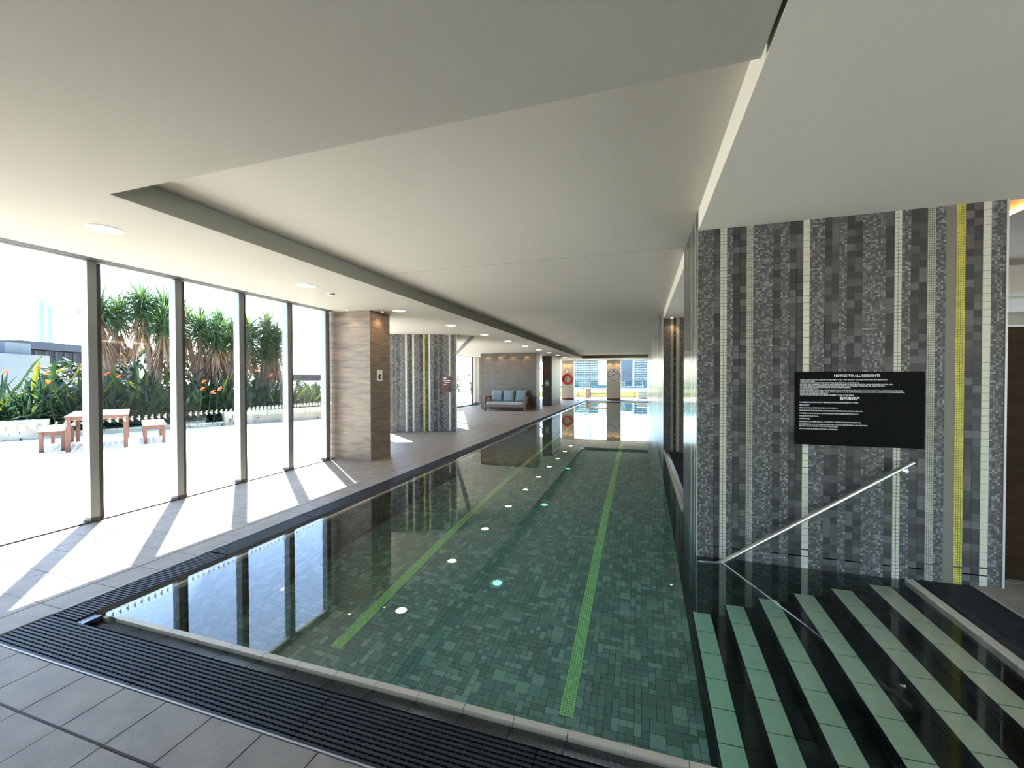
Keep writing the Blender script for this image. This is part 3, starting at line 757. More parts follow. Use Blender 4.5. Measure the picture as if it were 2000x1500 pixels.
EN = ["THE SPA, SAUNA AND POOL ARE FOR THE ENJOYMENT OF ALL. THEY ARE ONLY TO BE USED FOR FITNESS AND RELAXATION.",
      "THEREFORE PLEASE:", "APPROPRIATE SWIMWEAR MUST BE WORN WHEN USING THE POOL, SPA AND SAUNA.",
      "NO SOAPS, OILS, SHAMPOOS, SCRUBS OF ANY DESCRIPTION ARE TO BE USED IN THE SPA, SAUNA, SHOWERS OR POOL AREA.",
      "NO FOOD, DRINK OR CONTAINERS OF ANY DESCRIPTION ARE TO BE CONSUMED WITHIN THE SPA, SAUNA OR POOL.",
      "NO INAPPROPRIATE BEHAVIOUR OF A SEXUAL NATURE WILL BE TOLERATED.", "NO SPITTING OR SWEARING.",
      "PLEASE ARE CAREFUL. IF YOU ARE CAUGHT BREAKING ANY OF THESE RULES, PENALTIES UP TO THE FACILITY WILL BE PERMANENTLY REVOKED.",
      "SHOULD YOU SEE ANYONE IN THE SPA, SAUNA OR POOL BEHAVING IN ANY INAPPROPRIATE MANNER PLEASE CONTACT RECEPTION AND BUILDING MANAGER",
      "YOU WILL BE THANKED FOR THE FAVOUR.", "USING THE SPA, SAUNA AND POOL IMPLIES AGREEMENT TO ALL OF THE ABOVE."]
EW = [0.565, 0.10, 0.39, 0.60, 0.55, 0.335, 0.12, 0.66, 0.67, 0.19, 0.355]
for i, (tx, wd) in enumerate(zip(EN, EW)):
    r = text('body_lettering', tx, 0.0125, 0.03, 0.508 - 0.01185 * i, NB, MT['letter'], bold=0.0001)
    r.scale.x = wd / max(r.dimensions.x, 1e-3)
text('heading_lettering', '致所有住户', 0.026, 0.36, 0.359, NB, MT['letter'], 'CENTER', bold=0.0004)
ZH = ["水疗桑拿泳池,是供所有住户健身放松之所,我们恳请您遵守以下守则:", "请务必遵守:", "使用泳池时,必须穿着合适泳衣方可进入。", "水疗桑拿,泳池区域内禁止使用任何种类肥皂,精油,洗发液,磨砂膏。",
      "水疗桑拿,泳池区域内禁止,携带任何食物,饮料或容器,请保持清洁卫生。", "不得有任何不当行为举止。", "不得随地吐痰。", "请您务必小心,如果违反以上任何规定,您使用设施的权利将被取消。",
      "如您看见任何人,在水疗桑拿泳池区域有不当行为,请即联络前台或大厦管理处", "我们将非常感谢您,为此所作出的贡献。", "使用水疗桑拿,泳池即表示您同意以上所有条款。"]
ZW = [0.39, 0.07, 0.26, 0.42, 0.395, 0.135, 0.078, 0.41, 0.45, 0.26, 0.26]
for i, (tx, wd) in enumerate(zip(ZH, ZW)):
    r = text('body_lettering', tx, 0.0115, 0.025, 0.331 - 0.0218 * i + (0.008 if i >= 9 else 0), NB, MT['letter'])
    r.scale.x = wd / max(r.dimensions.x, 1e-3)

HR = thing('handrail', 'straight brushed steel handrail rising along the mosaic pier above the steps', 'handrail', (0, 0, 0))
m = MB(); m.tube([(1.905, 3.72, 0.883), (0.66, 3.72, -0.010), (0.60, 3.72, -0.045), (0.52, 3.72, -0.06), (0.46, 3.72, -0.062)], 0.0175, 14); m.build('rail', MT['steel'], HR, smooth=True)
m = MB(); m.tube([(1.83, 3.72, 0.826), (1.86, 3.74, 0.80), (1.885, 3.797, 0.795)], 0.009, 10); m.lathe([(0.0, 0.006), (0.03, 0.006), (0.032, 0.0)], 18, (1.885, 3.797, 0.795), axis='y'); m.build('bracket', MT['steel'], HR, smooth=True)

# ------------------------------------------------------------------ wall plates and signs
def plate(label, loc, axis):
    t = thing('button_plate', label, 'wall plate', loc, 0 if axis == 'y' else math.pi / 2)
    m = MB(); m.box(-0.08, -0.012, -0.105, 0.08, 0, 0.105); m.build('plate', MT['white'], t, bevel=0.003)
    m = MB(); m.lathe([(0.0, 0.018), (0.04, 0.018), (0.046, 0.012)], 20, (0.0, 0, -0.03), axis='y'); m.build('button', MT['black'], t)
    m = MB(); m.obox((0.008, -0.019, -0.03), 0.008, 0.002, 0.022, Matrix.Rotation(0.3, 3, 'Y')); m.build('mark', MT['letter'], t)
    return t
plate('white wall plate with round black button on the near stone column', (-4.688, 6.595, 1.57), 'x')
plate('small white button plate on the narrow stone column beyond the sofa', (-4.88, 21.998, 1.22), 'y')
ps = a2 + d2 * 1.465
SG = thing('wall_sign', 'brown sign with white lettering on the angled mosaic wall', 'sign', (ps.x + n2.x * .004, ps.y + n2.y * .004, 1.13), math.atan2(d2.y, d2.x))
m = MB(); m.box(0, -0.012, 0, 0.245, 0, 0.44); m.build('board', mat('brown_sign', (0.075, 0.03, 0.025), 0.5), SG)
text('lettering', 'SPA', 0.055, 0.055, 0.375, SG, MT['letter'], bold=0.001)
text('lettering', 'WET AREA', 0.05, 0.055, 0.30, SG, MT['letter'], bold=0.001).scale.x = 0.78
m = MB(); m.box(0.075, -0.0135, 0.265, 0.225, -0.012, 0.275); m.box(0.055, -0.0135, 0.215, 0.15, -0.012, 0.222); m.build('rule', MT['letter'], SG)
m = MB(); m.box(-5.02, 21.985, 1.50, -4.78, 22.0, 1.90); t = m.build('wall_sign', MT['sofawood']); tag(t, 'dark brown sign on the narrow stone column', 'sign')
m = MB(); m.box(-4.98, 21.985, 1.30, -4.80, 22.0, 1.46); t = m.build('wall_sign', MT['steel']); tag(t, 'small grey sign above the button plate on the narrow column', 'sign')

# ------------------------------------------------------------------ life ring, clocks on the far piers
LR = thing('life_ring', 'red life ring hanging on the beige far pier', 'life ring', (-4.925, 28.69, 1.45))
for k in range(4):
    m = MB(); a0 = k * math.pi / 2 + 0.35; path = []
    for j in range(13):
        t = a0 + (math.pi / 2 - 0.12) * j / 12 ; path.append((0.31 * math.cos(t), -0.07, 0.31 * math.sin(t)))
    m.tube(path, 0.068, 12); m.build('ring_section', MT['red'], LR, smooth=True)
    m = MB(); a0 = k * math.pi / 2 + 0.35 - 0.14; path = [(0.31 * math.cos(a0 + 0.16 * j / 3), -0.07, 0.31 * math.sin(a0 + 0.16 * j / 3)) for j in range(4)]
    m.tube(path, 0.071, 12); m.build('ring_band', mat('ring_band%d' % k, (0.30, 0.03, 0.025), 0.5), LR, smooth=True)
m = MB(); m.tube([(0, 0.0, 0.28), (0, -0.05, 0.25)], 0.012, 8); m.build('hook', MT['steel'], LR)
WC = thing('wall_clock', 'round white wall clock above the red life ring', 'clock', (-4.93, 28.69, 2.03))
m = MB(); m.lathe([(0.0, 0.02), (0.125, 0.02)], 24, axis='y'); m.build('dial', MT['white'], WC)
m = MB(); m.lathe([(0.122, 0.018), (0.128, 0.035), (0.15, 0.035), (0.155, 0.0)], 24, axis='y'); m.build('rim', mat('clock_rim', (0.08, 0.12, 0.13), 0.4), WC, smooth=True)
m = MB(); m.box(-0.006, -0.026, -0.01, 0.006, -0.023, 0.07); m.box(-0.05, -0.026, -0.006, 0.01, -0.023, 0.006); m.build('hand', MT['black'], WC)
PC = thing('pace_clock', 'square pale pace clock with dark diagonal hand on the middle far pier', 'clock', (-1.735, 28.69, 1.74))
m = MB(); m.box(-0.44, -0.03, -0.46, 0.44, 0, 0.46); m.build('board', mat('pace_board', (0.55, 0.56, 0.56), 0.5), PC)
m = MB(); m.lathe([(0.36, 0.031), (0.38, 0.034), (0.40, 0.031)], 40, axis='y'); m.build('dial_ring', MT['alu'], PC)
m = MB(); m.obox((0.0, -0.036, 0.0), 0.33, 0.003, 0.017, Matrix.Rotation(-0.47, 3, 'Y')); m.build('hand', MT['black'], PC)
m = MB(); m.lathe([(0.0, 0.034), (0.055, 0.034), (0.06, 0.03)], 16, (0.0, 0, 0.23), axis='y'); m.build('emblem', mat('pace_emblem', (0.06, 0.06, 0.16), 0.5), PC)
m = MB(); m.box(-0.05, -0.034, -0.22, 0.05, -0.03, -0.2); m.build('mark', MT['alu'], PC)

# ------------------------------------------------------------------ ceiling lights
def downlight(x, y, label, lit=True, r=0.105, group='round ceiling downlights'):
    t = thing('downlight', label, 'ceiling light', (x, y, SO), 0, group if lit else None)
    m = MB(); m.lathe([(r + .022, 0.0), (r + .02, -0.006), (r, -0.006), (r - .004, -0.001)], 24); m.build('rim', MT['white'], t, smooth=True)
    m = MB(); m.lathe([(r - .003, -0.003), (0.0, -0.003)], 24); m.build('diffuser', MT['lamp'] if lit else MT['unlit'], t)
    return t
ordn = ['nearest lit', 'second lit', 'third lit', 'fourth lit', 'fifth lit', 'sixth lit', 'seventh lit', 'eighth lit', 'ninth lit', 'tenth lit']
for k in range(10):
    downlight(-4.22, 6.55 + 2.15 * k, '%s round downlight in the row along the soffit' % ordn[k])
downlight(-4.25, 4.40, 'unlit round downlight in the soffit just before the lit row', False)
downlight(-4.24, 2.24, 'unlit round downlight in the soffit nearest the pool end', False, 0.1)
SD = thing('smoke_detector', 'small white smoke detector on the soffit before the stone column', 'detector', (-4.31, 4.92, SO))
m = MB(); m.lathe([(0.05, 0.0), (0.05, -0.012), (0.035, -0.03), (0.0, -0.032)], 20); m.build('body', MT['white'], SD, smooth=True)
m = MB(); m.lathe([(0.036, -0.02), (0.05, -0.014), (0.051, -0.018), (0.038, -0.027)], 20); m.build('vent_ring', MT['alu'], SD)

def washer(x, y, label, e=5.0, grp='small column washlights'):
    t = thing('spotlight', label, 'ceiling light', (x, y, SO), 0, grp)
    m = MB(); m.lathe([(0.04, 0.0), (0.038, -0.006), (0.026, -0.006)], 14); m.build('rim', MT['trimmetal'], t)
    m = MB(); m.lathe([(0.026, -0.003), (0.0, -0.003)], 14); m.build('lens', mat_emit('washlens', (1, .7, .4), 6) if 'washlens' not in bpy.data.materials else bpy.data.materials['washlens'], t)
    ld = bpy.data.lights.new('washlamp', 'SPOT'); ld.energy = e * 0.5; ld.color = (1.0, 0.6, 0.28); ld.spot_size = 1.7; ld.spot_blend = 0.6; ld.shadow_soft_size = 0.02
    lo = bpy.data.objects.new('lamp', ld); C.objects.link(lo); lo.parent = t; lo.location = (0, 0, -0.012)
    return t
ORDW = ['first', 'second', 'third', 'fourth']
washer(-5.05, 6.16, 'tiny warm washlight before the front of the near stone column')
washer(-4.58, 6.55, 'tiny warm washlight beside the pool face of the near stone column')
for k, x in enumerate((-7.2, -6.55, -5.9, -5.2)): washer(x, 18.86, '%s tiny warm washlight from the window end above the sofa wall' % ORDW[k], 12, 'sofa wall washlights')
for k in range(3): washer(-4.50, 22.4 + 0.8 * k, '%s tiny warm washlight along the pool face of the narrow column' % ORDW[k], 12, 'narrow column washlights')
for k, x in enumerate((-5.1, -4.7)): washer(x, 28.5, 'tiny warm washlight above the life ring pier, ' + ('window side', 'pool side')[k], 10, 'ring pier washlights')
for k, x in enumerate((-2.0, -1.5)): washer(x, 28.5, 'tiny warm washlight above the pace clock, ' + ('ring side', 'right window side')[k], 10, 'clock pier washlights')
washer(0.62, 9.03, 'tiny warm washlight above the second mosaic pier', 5)

# ------------------------------------------------------------------ sofa with cushions
SF = thing('sofa', 'low dark timber sofa with pale seat pad against the stone wall', 'sofa', (-6.05, 18.45, 0))
for x in (-0.98, 0.98):
    for y in (-0.38, 0.38):
        m = MB(); m.box(x - .04, y - .04, 0, x + .04, y + .04, 0.62 if y < 0 else 0.66); m.build('leg', MT['sofawood'], SF, bevel=0.004)
    m = MB(); m.box(x - .06, -0.44, 0.62, x + .06, 0.44, 0.66); m.build('armrest', MT['sofawood'], SF, bevel=0.006)
    for q in range(4):
        m = MB(); m.box(x - .015, -0.24 + q * .15, 0.26, x + .015, -0.19 + q * .15, 0.62); m.build('arm_slat', MT['sofawood'], SF)
m = MB(); m.box(-0.98, -0.40, 0.17, 0.98, -0.36, 0.27); m.build('front_rail', MT['sofawood'], SF, bevel=0.004)
m = MB(); m.box(-0.98, -0.36, 0.2, 0.98, 0.38, 0.26); m.build('seat_base', MT['sofawood'], SF)
m = MB(); m.box(-0.98, 0.36, 0.26, 0.98, 0.40, 0.78); m.build('back_panel', MT['sofawood'], SF)
m = MB(); m.box(-0.92, -0.40, 0.27, 0.92, 0.34, 0.40); m.build('seat_pad', MT['seatfabric'], SF, bevel=0.03)
def cushion(x, tilt, label):
    t = thing('cushion', label, 'cushion', (x, 18.58, 0.41), 0, 'sofa cushions')
    m = MB(); nseg = 8; wv, hv = 0.56, 0.56
    for side in (-1, 1):
        for i in range(nseg):
            for j in range(nseg):
                def pt(a, b):
                    u_, v_ = a / nseg * 2 - 1, b / nseg * 2 - 1
                    th = 0.085 * ((1 - u_ ** 4) * (1 - v_ ** 4)) ** 0.5 + 0.006
                    sxx = 1 - 0.05 * (1 - v_ * v_) ; sz = 1 - 0.05 * (1 - u_ * u_)
                    return (u_ * wv / 2 * sxx, side * th, hv / 2 + v_ * hv / 2 * sz)
                ps_ = [pt(i, j), pt(i + 1, j), pt(i + 1, j + 1), pt(i, j + 1)]
                m.face(ps_ if side < 0 else ps_[::-1])
    o = m.build('cover', MT['sofafabric'], t, smooth=True); o.rotation_euler = (-0.22, tilt, 0)
    m = MB(); m.tube([(-0.275, 0, 0.005), (0.275, 0, 0.005)], 0.006, 6); m.build('piping', MT['sofafabric'], t).rotation_euler = (-0.22, tilt, 0)
cushion(-0.60 - 6.05 + 0.05, 0.02, 'grey blue cushion at the window end of the sofa')
cushion(-6.01, -0.01, 'grey blue cushion in the middle of the sofa')
cushion(-5.40, 0.03, 'grey blue cushion at the pool end of the sofa')
m = MB(); m.lathe([(0.13, 0.0), (0.13, 0.004), (0.115, 0.005), (0.0, 0.005)], 24, (-4.95, 16.4, 0.0)); t = m.build('floor_drain_cover', MT['bronze']); tag(t, 'round dark drain cover in the deck before the sofa', 'drain cover')
# pool ladder
LD = thing('pool_ladder', 'steel pool ladder with two looped rails at the far corner', 'pool ladder', (-3.45, 26.5, 0))
for q in (0.0, 0.5):
    m = MB(); m.tube([(-0.45, q, 0), (-0.45, q, 0.75), (-0.38, q, 0.86), (-0.25, q, 0.88), (0.12, q, 0.80), (0.2, q, 0.6), (0.2, q, -0.9)], 0.02, 8); m.build('rail', MT['steel'], LD, smooth=True)
for k in range(3):
    m = MB(); m.box(0.17, 0, -0.25 - .25 * k, 0.24, 0.5, -0.22 - .25 * k); m.build('rung', MT['steel'], LD)

# ------------------------------------------------------------------ terrace furniture
def rot2(a): return math.atan2(-0.92 * -1, -1.6) if a else 0
TA = math.atan2(0.92, -1.6)
def slat_table(name, label, cat, c, ln, wd, h, leg, group=None):
    t = thing(name, label, cat, (c[0], c[1], 0), TA, group)
    nsl = max(3, round(wd / 0.1)); sw = wd / nsl
    for k in range(nsl):
        m = MB(); m.box(-ln / 2, -wd / 2 + k * sw + .003, h - .028, ln / 2, -wd / 2 + (k + 1) * sw - .003, h); m.build('slat', MT['redwood'], t)
    for q in (-1, 1):
        m = MB(); m.box(-ln / 2 + .06, q * (wd / 2 - .05) - .015, h - .10, ln / 2 - .06, q * (wd / 2 - .05) + .015, h - .028); m.build('apron', MT['redwood'], t)
        m = MB(); m.box(q * (ln / 2 - .06) - .015, -wd / 2 + .05, h - .10, q * (ln / 2 - .06) + .015, wd / 2 - .05, h - .028); m.build('apron', MT['redwood'], t)
    for x in (-1, 1):
        for y in (-1, 1):
            m = MB(); X, Y = x * (ln / 2 - .06), y * (wd / 2 - .055)
            m.obox((X, Y, (h - .03) / 2), leg / 2, leg / 2, (h - .03) / 2, Matrix.Identity(3)); m.build('leg', MT['redwood'], t, bevel=0.004)
    return t
slat_table('outdoor_table', 'reddish timber outdoor table on the sunlit terrace', 'table', (-11.95, 6.18), 2.1, 0.98, 0.74, 0.075)
slat_table('bench', 'backless timber bench on the near side of the outdoor table', 'bench', (-12.42, 5.66), 1.75, 0.42, 0.43, 0.065, 'terrace benches')
slat_table('bench', 'backless timber bench on the far side of the outdoor table', 'bench', (-11.66, 7.08), 1.75, 0.44, 0.43, 0.065, 'terrace benches')

# ------------------------------------------------------------------ terrace, planter walls
m = MB(); m.box(-42, -30, -0.4, -5.6, 60, -0.006); m.box(-5.6, 29.3, -0.4, 30, 60, -0.006); m2 = MB(); m2.box(-5.6, -40, -.4, 30, -6.25, -.006); tag(m2.build('bounce_ground', MT['terrace']), 'unseen pale paving behind the lounge, added to bounce daylight in', None, None, 'structure')  # ground behind the lounge is unseen, added pale to bounce daylight indoors
m.box(8.2, -6.2, -0.4, 30, 29.3, -0.006)
TERR = m.build('terrace_ground', MT['terrace']); tag(TERR, 'pale sunlit terrace paving outside the windows', None, None, 'structure')
# terrace pavers near the glass
m0 = MB(); m0.box(-0.297, -0.297, -0.012, 0.297, 0.297, 0.0); pm = m0.mesh('paver', MT['terrace'])
restp = MB(); cnt = 0; pv = []
for i in range(14):
    for j in range(-6, 24):
        x, y = -5.98 - 0.6 * i, 0.2 + 0.6 * j
        if x > -5.6 or (x > -6.6 and y > 6.5) or (x > -9 and y > 8): continue
        pv.append((x, y))
pv.sort(key=lambda p: tkey((p[0] - .3, p[1] - .3, p[0] + .3, p[1] + .3)))
for i, (x, y) in enumerate(pv):
    if i < 200: link('paver', pm, TERR, 0, (x, y, 0))
    else: restp.box(x - .297, y - .297, -0.012, x + .297, y + .297, 0, bottom=False)
tag(restp.build('paving', MT['terrace'], TERR), kind='stuff')

pd = Vector((0.503, 1.0, 0)).normalized(); pn_ = Vector((pd.y, -pd.x, 0))
PO = Vector((-14.9, 5.76, 0))
def pl(s, off): return PO + pd * s - pn_ * off
prot = Matrix.Rotation(math.atan2(pd.y, pd.x), 3, 'Z')
def pwall(name, label, s0, s1, h, thick, cop, off=0.0):
    t = thing(name, label, 'planter wall', tuple(pl(s0, off)), math.atan2(pd.y, pd.x))
    ln = s1 - s0; nb = max(1, round(ln / 1.5))
    for k in range(nb):
        m = MB(); m.box(k * ln / nb + .004, 0, 0, (k + 1) * ln / nb - .004, thick, h - cop); m.build('block', MT['concrete'], t, bevel=0.006)
    nb2 = max(1, round(ln / 1.1))
    for k in range(nb2):
        m = MB(); m.box(k * ln / nb2 + .004, -0.012, h - cop + .003, (k + 1) * ln / nb2 - .004, thick + .012, h); m.build('coping', MT['coping'], t, bevel=0.006)
    return t
pwall('planter_wall', 'pale concrete planter wall at the near end of the bed', -4.5, 0.8, 0.48, 0.35, 0.07)
pwall('planter_wall', 'low kerb of the recessed middle planter behind the table', 0.8, 4.55, 0.13, 0.2, 0.05)
pwall('planter_wall', 'long pale planter wall with mossy coping at the far end of the bed', 4.55, 9.5, 0.44, 0.4, 0.17)
m = MB(); m.obox(pl(2.5, 2.6) + Vector((0, 0, 0.05)), 7.0, 2.3, 0.1, prot); t = m.build('planter_soil', mat('soil', (0.03, 0.022, 0.016), 0.95)); tag(t, 'dark planting soil in the terrace bed', 'soil', None, 'stuff')

# ------------------------------------------------------------------ plants
def leaf(m, base, d, length, width, droop, col, seg=4, fold=0.25, stalk=0.0):
    """a folded blade leaf from base along d, drooping"""
    d = Vector(d).normalized(); side = d.cross(Vector((0, 0, 1)))
    if side.length < 1e-3: side = Vector((1, 0, 0))
    side.normalize(); p = Vector(base); pts = []
    for i in range(seg + 1):
        t = i / seg
        if stalk: wv = width * (0.06 if t < stalk else max(0.0, math.sin(math.pi * min(1, ((t - stalk) / (1 - stalk)) ** 0.8 * 0.98 + 0.02))))
        else: wv = width * (0.55 + 0.45 * min(1, t * 4)) * (1 - t) ** 0.6 if t < 1 else 0
        nrm = side.cross(d)
        pts.append((p.copy(), side * wv / 2, nrm * wv * fold))
        d = (d + Vector((0, 0, -droop / seg))).normalized(); p = p + d * length / seg
    n0 = len(m.v)
    for c, sd, up in pts:
        m.v += [tuple(c - sd + up), tuple(c), tuple(c + sd + up)]
    for i in range(seg):
        a = n0 + 3 * i
        m.f += [(a, a + 1, a + 4, a + 3), (a + 1, a + 2, a + 5, a + 4)]; m.c += [col, col]

GR = [(0.018, 0.045, 0.022), (0.024, 0.06, 0.026), (0.034, 0.082, 0.028), (0.016, 0.042, 0.026), (0.05, 0.10, 0.03), (0.07, 0.12, 0.03)]
def yucca(heads, base, label):
    t = thing('yucca_tree', label, 'tree', base, 0, None)
    B = Vector(base)
    for hi, h in enumerate(heads):
        H = Vector(h) - B
        m = MB(); mid = Vector((H.x * 0.35 + random.uniform(-.1, .1), H.y * 0.35, H.z * 0.5))
        m.tube([(0, 0, 0), mid * 0.5, mid, mid.lerp(H, 0.6) + Vector((0, 0, .1)), H], [0.11, 0.1, 0.09, 0.08, 0.06], 7); m.build('stem', MT['bark'], t, smooth=True)
        m = MB()
        for k in range(330):
            a = random.uniform(0, 2 * math.pi); e = math.asin(random.uniform(-0.45, 1.0))
            d = (math.cos(a) * math.cos(e), math.sin(a) * math.cos(e), math.sin(e))
            leaf(m, H + Vector((0, 0, random.uniform(-0.5, 0.1))), d, random.uniform(0.7, 1.15), random.uniform(0.042, 0.07), random.uniform(0.2, 0.8), random.choice(GR), 3)
        tag(m.build('leaf_rosette', MT['leaf'], t, colors=True), 'spiky green leaf rosette', kind='stuff')
        m = MB()
        for k in range(130):
            a = random.uniform(0, 2 * math.pi); z = random.uniform(-1.5, -0.35)
            d = (math.cos(a), math.sin(a), random.uniform(-1.2, -.2)); v = random.uniform(.6, 1.3)
            leaf(m, H + Vector((math.cos(a) * .07, math.sin(a) * .07, z)), d, random.uniform(0.5, 0.95), random.uniform(0.04, 0.075), random.uniform(1.2, 2.4), (0.20 * v, 0.125 * v, 0.07 * v), 3)
        tag(m.build('dead_leaf_skirt', MT['leaf'], t, colors=True), 'brown skirt of dead hanging leaves', kind='stuff')
    return t
yucca([(-16.42, 8.52, 3.75), (-16.92, 9.28, 3.85)], (-16.6, 8.8, 0.1), 'yucca tree nearest the terrace table, spiky heads behind the first mullion')
yucca([(-15.95, 9.37, 4.15), (-15.92, 10.05, 4.2), (-15.5, 9.75, 3.5)], (-15.9, 9.7, 0.1), 'tallest yucca tree in the middle of the bed with a long brown leaf skirt')
yucca([(-16.3, 10.9, 3.95), (-15.5, 10.99, 3.55), (-15.08, 11.23, 3.2)], (-15.6, 11.0, 0.1), 'lower bright green yucca right of the tallest one')
yucca([(-15.57, 11.74, 3.7), (-14.91, 11.78, 3.25)], (-15.2, 11.8, 0.1), 'yucca with two heads between the second and third bright clumps')
yucca([(-14.93, 12.45, 3.5), (-14.65, 13.05, 3.75), (-14.41, 13.28, 3.2), (-14.6, 12.9, 2.7)], (-14.7, 12.8, 0.1), 'last yucca tree at the far end of the planter bed')

SG_ = [(0.009, 0.022, 0.013), (0.012, 0.029, 0.015), (0.016, 0.036, 0.016), (0.010, 0.023, 0.016), (0.013, 0.03, 0.018), (0.022, 0.045, 0.016), (0.055, 0.075, 0.012)]
protos = []
def strelitzia(variant):
    lm = []
    for k in range(30):
        m = MB(); a = random.uniform(0, 2 * math.pi); e = random.uniform(0.55, 1.35)
        r0 = random.uniform(0, 0.16)
        d = (math.cos(a) * math.cos(e), math.sin(a) * math.cos(e), math.sin(e))
        leaf(m, (math.cos(a) * r0, math.sin(a) * r0, 0), d, random.uniform(0.8, 1.72), random.uniform(0.085, 0.14), random.uniform(0.35, 1.3), random.choice(SG_), 5, 0.3, 0.5)
        lm.append(m.mesh('leaf', MT['leaf'], colors=True))
    m = MB()
    for k in range(240):
        a = random.uniform(0, 2 * math.pi); e = random.uniform(0.1, 1.35)
        leaf(m, (math.cos(a) * .1, math.sin(a) * .1, 0), (math.cos(a) * math.cos(e), math.sin(a) * math.cos(e), math.sin(e)), random.uniform(0.7, 1.45), random.uniform(0.07, 0.14), random.uniform(0.5, 1.4), random.choice(SG_), 4)
    return lm, m.mesh('underleaves', MT['leaf'], colors=True)
VAR = [strelitzia(i) for i in range(4)]
plants = []
for r_, (off, sc, n_) in enumerate(((0.85, 0.84, 17), (1.35, 1.06, 17), (1.95, 1.24, 17), (2.7, 1.38, 15))):
    for k in range(n_):
        s = -4.2 + (13.0) * (k + 0.5 * (r_ % 2) + random.uniform(-.15, .15)) / n_
        plants.append((pl(s, off + random.uniform(-.1, .1)), sc * random.uniform(.9, 1.1) * (0.86 if s > 5.2 else 1.0), r_, s))
rown = ['front', 'second', 'third', 'back']
ORD = ['first', 'second', 'third', 'fourth', 'fifth', 'sixth', 'seventh', 'eighth', 'ninth', 'tenth', 'eleventh', 'twelfth', 'thirteenth', 'fourteenth', 'fifteenth', 'sixteenth', 'seventeenth']
seen = {}
for i, (p, sc, r_, s) in enumerate(plants):
    q_ = seen.get(r_, 0); seen[r_] = q_ + 1
    where = 'near end of the bed' if s < 0.8 else ('bed behind the table' if s < 4.5 else 'far end of the bed')
    t = thing('strelitzia_plant', 'dark paddle leaved plant, %s in the %s row from the near end' % (ORD[q_], rown[r_]), 'plant', (p.x, p.y, 0.1), random.uniform(0, 6.28), 'paddle leaved plants in the terrace bed')
    t.scale = (sc, sc, sc)
    lm, ul = VAR[i % 4]
    for q in lm: link('leaf', q, t)
    tag(link('underleaves', ul, t), kind='stuff')
fm = MB()
for k in range(5):
    a = -0.5 + 0.35 * k
    leaf(fm, (0, 0, 0), (math.cos(a) * 0.8, math.sin(k * 2.1) * 0.3, 0.6 + 0.25 * math.sin(k)), 0.2, 0.06, 0.1, (0.75, 0.16, 0.02), 3)
leaf(fm, (0, 0, 0), (0.3, 0.1, 0.9), 0.16, 0.03, 0.0, (0.1, 0.08, 0.4), 3)
leaf(fm, (0, 0, -0.01), (1.0, 0.1, 0.1), 0.2, 0.05, 0.2, (0.35, 0.1, 0.06), 3)
fme = fm.mesh('petals', MT['leaf'], colors=True)
spots = [(-14.16, 6.3, 1.4), (-14.46, 6.37, 1.64), (-14.17, 7.44, 1.62), (-14.06, 7.64, 1.55), (-12.63, 8.98, 1.39), (-12.49, 8.84, 1.18), (-12.27, 8.97, 1.09), (-12.29, 9.2, 1.16), (-12.6, 11.3, 1.6), (-14.91, 5.82, 1.65), (-15.3, 6.62, 1.78), (-12.75, 10.9, 1.75)]
FL = ['above the near bench end, lower of two', 'above the near bench end, upper of two', 'just right of the first mullion, upper', 'just right of the first mullion, lower', 'in the third window bay, topmost of four',
      'in the third window bay, left lower of four', 'in the third window bay, lowest of four', 'in the third window bay, right lower of four', 'beside the fourth mullion at the far end', 'at the frame edge above the planter wall', 'in front of the roof plant ladder', 'high among bright leaves between third and fourth mullion']
for i, p in enumerate(spots):
    t = thing('strelitzia_flower', 'orange spiky flower ' + FL[i], 'flower', p, random.uniform(-1, 1), 'orange flowers in the bed')
    link('petals', fme, t).scale = (0.75, 0.75, 0.75)
    m = MB(); m.tube([(0, 0, 0), (-0.06, 0.02, -0.5), (-0.3, 0.1, 0.1 - p[2])], 0.011, 5); m.build('stalk', mat('flower_stalk', (0.010, 0.020, 0.008), 0.9, spec=0.1) if 'flower_stalk' not in bpy.data.materials else bpy.data.materials['flower_stalk'], t)

# bushes seen through the far glazing
def bush(label, c, r, h, n_=420, cols=None):
    t = thing('shrub', label, 'shrub', (c[0], c[1], 0))
    m = MB()
    for k in range(n_):
        a = random.uniform(0, 6.28); z = random.uniform(0.05, 1); rr = r * math.sqrt(max(0, 1 - (z * 2 - 1) ** 2)) * random.uniform(.7, 1.05)
        d = (math.cos(a), math.sin(a), random.uniform(-.1, 1.1))
        leaf(m, (math.cos(a) * rr, math.sin(a) * rr, z * h), d, random.uniform(.35, .6), random.uniform(.12, .2), .5, random.choice(cols or SG_), 3)
    tag(m.build('foliage', MT['leaf'], t, colors=True), kind='stuff')
    m = MB(); m.tube([(0, 0, 0), (0, 0, h * .6)], .08, 6); m.build('trunk', MT['bark'], t)
for i, (c, r, h) in enumerate((((-17.6, 36.0), 1.7, 2.2), ((-15.6, 36.6), 1.5, 1.9), ((-13.6, 37.2), 1.5, 1.7))):
    bush(['bright green shrub seen beside the striped wall', 'bright green shrub seen between striped wall and white post', 'bright green shrub hidden half behind the white post'][i], c, r, h)
bush('tall green shrub seen between the stone columns', (-10.3, 43.5), 2.2, 4.2, 700)

BK = ['nearest the roof plant room', 'behind the first yucca', 'behind the tallest yucca', 'behind the bright low yucca', 'behind the two headed yucca', 'behind the last yucca', 'at the far end of the bed']
for i in range(2, 6):
    p = pl(-2.3 + 1.75 * i, 4.3)
    bush('dense dark shrub at the back of the bed, ' + BK[i], (p.x, p.y), 1.15 if i > 2 else 0.9, 2.5 if i > 2 else 2.0, 560)
